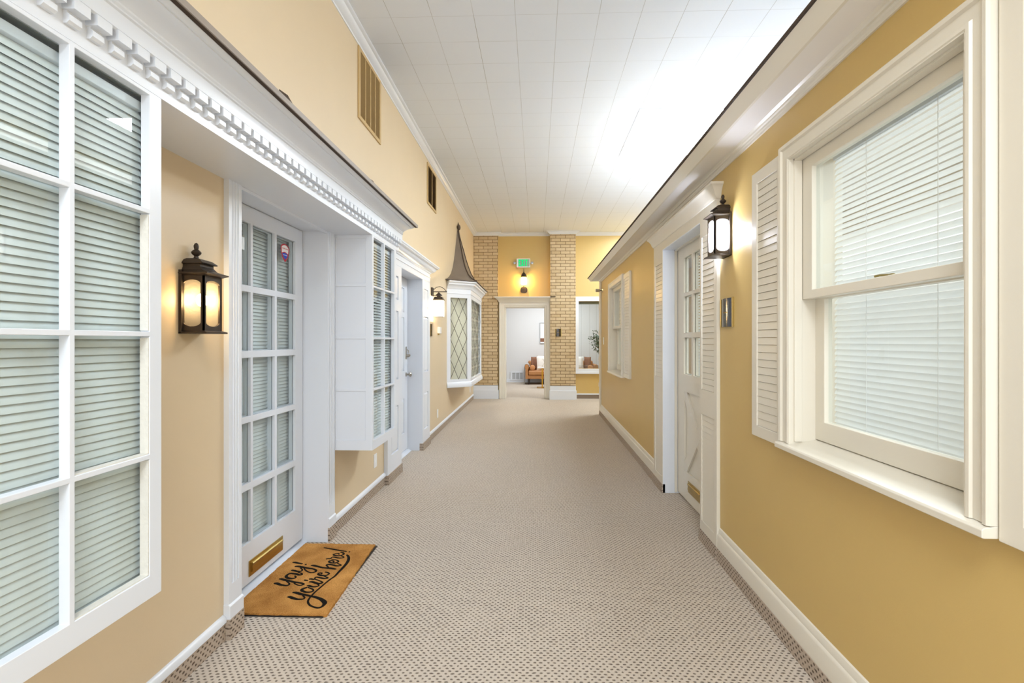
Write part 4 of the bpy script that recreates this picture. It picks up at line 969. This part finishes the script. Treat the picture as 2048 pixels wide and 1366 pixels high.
STROKES= [[(-141,-133,8),(-126,-131,14),(-102,-142,12),(-80,-149,9),(-62,-152,8),(-53,-144,7),(-55,-133,6),(-67,-121,5),(-85,-107,4)],[(-139,-85,6),(-127,-83,12),(-102,-93,13),(-75,-101,12),(-48,-111,11),(-21,-118,10),(4,-123,9),(23,-132,7),(22,-140,6),(7,-148,5),(-14,-139,5),(-34,-125,5)],[(-71,-45,5),(-56,-60,6),(-60,-73,8),(-78,-77,12),(-100,-69,12),(-114,-55,12),(-117,-37,10),(-110,-21,9),(-90,-21,10),(-71,-25,11),(-50,-35,10),(-37,-31,8),(-44,-19,6),(-58,-11,5),(-72,-5,4)],[(-123,19,7),(-103,13,11),(-80,5,10),(-63,6,7),(-60,20,6),(-71,35,5),(-85,47,4)],[(-126,63,6),(-110,64,13),(-86,59,13),(-58,50,12),(-31,43,10),(-7,37,9),(15,25,9),(23,15,9),(23,2,7),(6,-6,5),(-19,2,5),(-45,24,5),(-60,41,4)],[(-164,112,6),(-149,112,12),(-122,102,12),(-94,95,6)],[(-78,86,7),(-68,91,6)],[(2,-264,6),(15,-263,12),(38,-274,14),(60,-282,10),(79,-283,8),(92,-280,7),(94,-268,6),(83,-255,5),(73,-247,4)],[(6,-220,6),(23,-220,12),(47,-230,14),(76,-239,12),(104,-247,10),(122,-254,10),(143,-259,12),(166,-269,14),(188,-282,16),(207,-298,18),(219,-314,18),(221,-332,12),(217,-348,8),(204,-356,8),(180,-350,7),(156,-337,7),(136,-316,7),(125,-295,7),(121,-270,6),(121,-254,6),(121,-225,6),(125,-193,6),(131,-154,6),(137,-114,6),(145,-78,7),(155,-42,8),(157,8,10),(160,50,12),(161,97,13),(157,141,14),(146,179,12),(131,206,10),(116,221,6)],[(60,-168,4),(52,-172,10),(42,-184,12),(45,-198,12),(63,-210,10),(85,-215,9),(102,-210,8),(106,-197,7),(93,-182,6),(73,-172,5),(61,-165,4)],[(48,-149,5),(61,-150,10),(82,-159,9),(102,-158,7),(112,-148,5),(104,-136,5),(87,-125,4)],[(41,-109,6),(57,-108,10),(81,-119,12),(102,-126,10),(115,-119,8),(116,-111,6),(98,-99,5),(76,-87,5),(62,-81,5)],[(4,-89,5),(17,-94,8),(29,-95,5)],[(28,-82,8),(35,-77,9),(49,-81,7),(59,-81,5),(54,-65,6),(59,-57,8),(81,-63,9),(106,-70,9),(120,-70,7),(124,-63,6),(109,-52,5),(94,-44,5)],[(69,-22,5),(67,-10,6),(54,-10,7),(51,-22,8),(64,-32,10),(86,-39,10),(103,-37,8),(110,-24,7),(111,-14,6),(96,-2,6),(79,4,4)],[(-38,78,6),(-18,77,12),(16,63,11),(52,52,10),(84,49,12),(107,43,12),(129,38,6)],[(79,55,4),(62,72,5),(52,86,8),(61,94,9),(84,89,10),(111,79,10),(130,78,8),(137,87,6),(121,99,5),(105,110,5)],[(78,122,5),(73,135,7),(58,142,7),(46,136,7),(52,123,9),(69,114,9),(91,113,9),(102,124,8),(101,136,6),(82,150,5),(63,157,4),(48,161,4)],[(15,160,8),(26,166,7),(40,166,5),(41,184,5),(52,188,7),(77,179,9),(100,176,8),(113,184,6),(104,197,5),(89,203,4)],[(69,222,5),(61,236,6),(47,235,6),(35,223,7),(46,211,8),(68,206,9),(86,210,8),(96,225,7),(94,235,7),(79,250,8),(64,254,6)],[(-67,315,5),(-38,307,7),(5,294,8),(59,276,8),(100,266,4)],[(113,260,7),(123,263,7)]]
mb = MB()
def catmull(P, n=5):
    out = []
    for i in range(len(P)-1):
        a = P[max(i-1, 0)]; b = P[i]; c = P[i+1]; d = P[min(i+2, len(P)-1)]
        for k in range(n):
            t = k/n; out.append(tuple(.5*((2*b[q])+(-a[q]+c[q])*t+(2*a[q]-5*b[q]+4*c[q]-d[q])*t*t+(-a[q]+3*b[q]-3*c[q]+d[q])*t**3) for q in range(3)))
    out.append(P[-1]); return out
for st in STROKES:
    pts = catmull([tuple(map(float, p)) for p in st]); n = len(pts); vs = []; 
    for i, (x, y, w) in enumerate(pts):
        a = pts[max(i-1, 0)]; b = pts[min(i+1, n-1)]; d = Vector((b[0]-a[0], b[1]-a[1])).normalized(); nn = Vector((-d.y, d.x))
        ww = (w+2.2)*.5*1.12*(.55 if i in (0, n-1) else 1)
        for s in (1, -1):
            X = -1.28+(x+nn.x*ww*s)/1000; Y = 2.7+(y+nn.y*ww*s)/1000; vs.append((X, Y, fz(Y)+.0194))
    for s in range(2*n): vs.append((vs[s][0], vs[s][1], vs[s][2]-.003))
    m = 2*n; fs = []
    for i in range(n-1):
        fs += [(2*i, 2*i+1, 2*i+3, 2*i+2), (2*i, 2*i+2, m+2*i+2, m+2*i), (2*i+1, m+2*i+1, m+2*i+3, 2*i+3)]
    fs += [(0, m, m+1, 1), (2*n-2, 2*n-1, m+2*n-1, m+2*n-2)]
    mb.add(vs, fs)
mb.build('lettering', 'ink', r, smooth=False)

# ------------------------------------------------------------------ room beyond: sofa, cushions, plant, picture, vent
f0 = fz(14)
r = thing('sofa', (.62, 14.1, f0), 'tan leather sofa with dark legs in the room beyond the doorway', 'sofa')
SX0, SX1, SY0, SY1 = -.33, 1.714, 13.72, 14.44
MB().box(SX0+.07, SX1-.07, SY0+.03, SY1, f0+.16, f0+.27).build('seat_base', 'leather', r, bevel=.02)
MB().box(SX0+.09, SX1-.09, SY0, SY1-.15, f0+.27, f0+.40).build('seat_cushion', 'leather', r, bevel=.035, seg=3)
MB().box(SX0+.07, SX1-.07, SY1-.16, SY1, f0+.27, f0+.66).build('backrest', 'leather', r, bevel=.04, seg=3)
for s, a in ((1, SX0), (-1, SX1)):
    pr = [(a, f0+.16), (a+s*.08, f0+.16), (a+s*.08, f0+.42), (a+s*.10, f0+.50), (a+s*.085, f0+.56), (a+s*.04, f0+.58), (a-s*.01, f0+.56), (a-s*.02, f0+.5), (a, f0+.42)]
    MB().prism(pr, SY0, SY1, lambda p, q, t: (p, t, q)).build('armrest', 'leather', r, bevel=.012)
for x in (SX0+.1, SX0+.19+.0, SX1-.1):
    for y in ((SY0+.06, SY1-.06) if x != SX0+.19 else ()):
        MB().lathe([(.014, 0), (.026, .155)], x, y, f0+.005, 12).build('leg', 'wood', r)
r = thing('throw_blanket', (SX0, 14.0, f0), 'pale grey blanket draped over the sofa arm', 'blanket')
pr = [(SX0-.035, f0+.02), (SX0-.028, f0+.02), (SX0-.022, f0+.5), (SX0-.012, f0+.565), (SX0+.035, f0+.59), (SX0+.09, f0+.57), (SX0+.112, f0+.50), (SX0+.118, f0+.50), (SX0+.098, f0+.578), (SX0+.036, f0+.600), (SX0-.02, f0+.575), (SX0-.034, f0+.5)]
mb = MB()
for k in range(8): mb.prism([(a-.008*math.sin(k*2.1) if b < f0+.4 else a, b) for a, b in pr], SY0+.02+k*.06, SY0+.02+(k+1)*.06, lambda p, q, t: (p, t, q))
mb.build('cloth', 'throw', r, smooth=False)
def cushion(cx, cy, cz, w, h, d, lean, mat, label, rz=0, lines=False):
    r = thing('cushion', (cx, cy, cz-h/2), label, 'cushion', 'cushions on the tan sofa')
    mb = MB(); n = 12; vs = []; fs = []
    R = Matrix.Rotation(rz, 3, 'Z') @ Matrix.Rotation(lean, 3, 'X')
    for s in (1, -1):
        for j in range(n+1):
            for i in range(n+1):
                u, v = i/n*2-1, j/n*2-1; q = (1-u**4)*(1-v**4); pin = 1-.08*(1-abs(u*v))*0
                e = 1-.06*(1-u*u)*(abs(v) > .99)-.0
                p = Vector((u*w/2*(1-.07*(1-v*v)*0+.05*(v*v-1)*abs(u)), -s*d/2*max(q, 0)**.5, v*h/2*(1+.05*(u*u-1)*abs(v))))
                p = R @ p; vs.append((cx+p.x, cy+p.y, cz+p.z))
    m = (n+1)**2
    for s in (0, 1):
        for j in range(n):
            for i in range(n):
                a = s*m+j*(n+1)+i; fs.append((a, a+1, a+n+2, a+n+1))
    mb.add(vs, fs); mb.build('cover', mat, r, angle=60)
    if lines:
        mb = MB()
        for (p, q, k) in (((-.14, -.12), (.10, .12), .05), ((-.02, .0), (.12, -.08), -.04), ((-.05, -.03), (-.12, .11), .03)):
            pts = []
            for t in range(9):
                tt = t/8; u = p[0]+(q[0]-p[0])*tt; v = p[1]+(q[1]-p[1])*tt+k*math.sin(PI*tt)
                uu, vv = u/(w/2), v/(h/2); dd = d/2*math.sqrt(max(0, (1-uu**4)*(1-vv**4)))
                P_ = R @ Vector((u, -dd-.002, v)); pts.append((cx+P_.x, cy+P_.y, cz+P_.z))
            mb.tube(pts, .003, 5)
        mb.build('embroidery', 'branchline', r)
    return r
sz = f0+.40
cushion(-.075, 14.145, sz+.191, .25, .38, .09, -.06, 'cushion2', 'rust-patterned cushion leaning in the left corner of the sofa', .75)
cushion(.26, 13.965, sz+.210, .56, .42, .14, -.14, 'cushion', 'large white cushion with stitched branches, seen through the doorway', .22, True)
cushion(1.09, 14.06, sz+.198, .52, .40, .14, -.2, 'cushion', 'white branch-patterned cushion on the sofa, seen through the end window', 0, True)
cushion(1.468, 14.145, sz+.191, .25, .38, .09, -.06, 'cushion2', 'rust-patterned cushion at the right end of the sofa, seen through the end window', -.75)
for xx, lab in ((-.128, 'tan round bolster cushion at the left end of the sofa'), (1.530, 'tan round bolster cushion at the right end of the sofa')):
    r = thing('bolster', (xx, 13.865, sz), lab, 'cushion', 'round bolsters on the sofa')
    MB().lathe([(.002, -.115), (.05, -.115), (.075, -.102), (.078, 0), (.075, .102), (.05, .115), (.002, .115)], 0, 0, 0, 20, T=lambda a, b, c, xx=xx: (xx+a, 13.865+c, sz+.0795+b)).build('cover', 'orange', r)
# side table
ft = fz(12.9)
r = thing('side_table', (.17, 12.95, ft), 'slim brass side table with pale top before the sofa', 'side table')
MB().box(.02, .52, 12.78, 13.10, ft+.53, ft+.55).build('table_top', 'plastic', r, bevel=.004)
mb = MB().box(.125, .155, 12.82, 12.85, ft+.012, ft+.53); mb.build('post', 'gold', r, bevel=.003)
mb = MB().box(.125, .155, 13.03, 13.06, ft+.012, ft+.53); mb.build('post', 'gold', r, bevel=.003)
MB().holes(.0, .5, 12.80, 13.08, ft+.002, ft+.014, [(.02, .48, 12.82, 13.06)], lambda a, d, z: (a, z, d)).build('foot_frame', 'gold', r, smooth=False)
# picture
r = thing('framed_picture', (.34, RB, 1.25), 'white framed picture on the back wall of the far room', 'picture')
MB().holes(.08, .62, 1.27, 1.90, RB-.03, RB, [(.10, .60, 1.29, 1.88)], TX).build('frame', 'grille', r, bevel=.003)
MB().box(.10, .60, RB-.012, RB-.004, 1.29, 1.88).build('canvas', 'paper', r, smooth=False)
MB().box(.10, .60, RB-.0135, RB-.012, 1.32, 1.43).build('painted_band', 'cushion2', r, smooth=False)
# return-air grille in the back wall
r = thing('air_grille', (-.62, RB, .15), 'white air grille with three grey panels low on the far room wall', 'air grille')
MB().holes(-.80, -.42, .17, .43, RB-.03, RB-.018, [(-.74, -.645, .205, .395), (-.625, -.53, .205, .395), (-.51, -.43, .205, .395)], TX).build('frame', 'white', r, bevel=.002)
MB().box(-.80, -.42, RB-.018, RB, .17, .43).build('backing', 'grille', r, smooth=False)
# olive tree
fp = fz(13.0)
r = thing('potted_tree', (1.72, 13.0, fp), 'slender grey-green potted tree seen through the end window', 'potted tree')
MB().lathe([(.11, 0), (.15, .03), (.17, .28), (.16, .30), (.14, .29)], 1.72, 13.0, fp+.003, 20).build('pot', 'pot', r)
mb = MB(); lf = MB(); random.seed(11)
mb.tube([(1.72, 13.0, fp+.28), (1.71, 13.0, 1.0), (1.73, 13.0, 1.6)], [.012, .01, .006])
for k in range(44):
    z = .95+.65*random.random(); a = random.uniform(0, 2*PI); L_ = .18+.28*random.random()
    p0 = Vector((1.72, 13.0, z)); d = Vector((math.cos(a), math.sin(a), .5+random.random()*.4)).normalized()
    pts = [p0+d*L_*t+Vector((0, 0, -.05*t*t)) for t in (0, .33, .66, 1)]
    mb.tube(pts, [.005, .004, .003, .002], 5)
    for t in range(12):
        c = p0+d*L_*(.2+.8*t/11); u = Vector((random.uniform(-1, 1), random.uniform(-1, 1), random.uniform(-.4, .8))).normalized(); w = u.cross(Vector((random.random(), random.random(), 1))).normalized()
        l_ = .06+.03*random.random()
        lf.add([c, c+u*l_*.5+w*.018, c+u*l_, c+u*l_*.5-w*.018], [(0, 1, 2), (0, 2, 3)])
mb.build('trunk', 'stem', r); lf.build('leaves', 'leaf', r, smooth=False)

# ------------------------------------------------------------------ lights
r = thing('ceiling_light', (1.7, 5.6, CZ), 'bright square ceiling light panel partly hidden by the right eaves', 'ceiling light')
MB().holes(1.05, 2.33, 4.97, 6.25, CZ-.008, CZ, [(1.08, 2.30, 5.0, 6.22)], lambda a, d, z: (a, z, d)).build('frame', 'white', r, smooth=False)
MB().box(1.08, 2.30, 5.0, 6.22, CZ-.006, CZ-.001).build('diffuser', 'panel', r, smooth=False)
def area(name, loc, rot, sx, sy, power, col=(1, 1, 1)):
    l = bpy.data.lights.new(name, 'AREA'); l.shape = 'RECTANGLE'; l.size = sx; l.size_y = sy; l.energy = power; l.color = col
    o = bpy.data.objects.new(name, l); C.objects.link(o); o.location = loc; o.rotation_euler = rot; return o
area('rear_fill', (0, -2.5, 2.0), (math.radians(90), 0, 0), 2.3, 3.0, 40, (.88, .94, 1))  # added fill behind the camera; no window is modelled there
area('rear_overhead_fill', (0, -.9, CZ-.02), (0, 0, 0), 1.2, 1.2, 62, (.88, .945, 1))  # added overhead fill behind the camera, no fixture
area('roof_side_fill', (3.25, 4.5, 3.3), (0, math.radians(90), 0), .6, 12, 62, (.88, .945, 1))  # added fill hidden above the right roof; the outer wall has no clerestory
area('far_overhead_fill', (2.3, 9.5, CZ-.03), (0, 0, 0), 1.2, 1.2, 54, (.80, .91, 1))  # added fill hidden by the eaves, brightens the far end
area('room_fill', (.5, 12.8, 2.85), (0, 0, 0), 2.2, 1.6, 50, (.93, .97, 1))  # unseen fill added to brighten the room beyond
area('office_light', (2.6, 3.0, 2.5), (0, math.radians(20), 0), .6, 6.5, 62, (.96, .99, 1))  # unseen lamp added inside the office, backlights the blinds
area('oriel_room_fill', (-2.1, 8.5, 2.5), (0, math.radians(-25), 0), .5, 1.8, 26, (1, .98, .93))  # unseen fill added behind the oriel to brighten its blinds
w = bpy.data.worlds.new('world'); bpy.context.scene.world = w; w.use_nodes = True
w.node_tree.nodes['Background'].inputs[0].default_value = (1, 1, 1, 1); w.node_tree.nodes['Background'].inputs[1].default_value = .6

# ------------------------------------------------------------------ camera
cam = bpy.data.cameras.new('camera'); co = bpy.data.objects.new('camera', cam); C.objects.link(co)
cam.sensor_width = 36; cam.lens = 967/2048*36; cam.shift_x = -19/2048; cam.shift_y = -1/2048
co.location = (0, 0, H); co.rotation_euler = (PI/2, 0, .032); cam.clip_start = .02
bpy.context.scene.camera = co
sc = bpy.context.scene
sc.view_settings.view_transform = 'Standard'; sc.view_settings.look = 'None'; sc.view_settings.gamma = 1; sc.view_settings.exposure = .82
sc.view_settings.use_curve_mapping = False
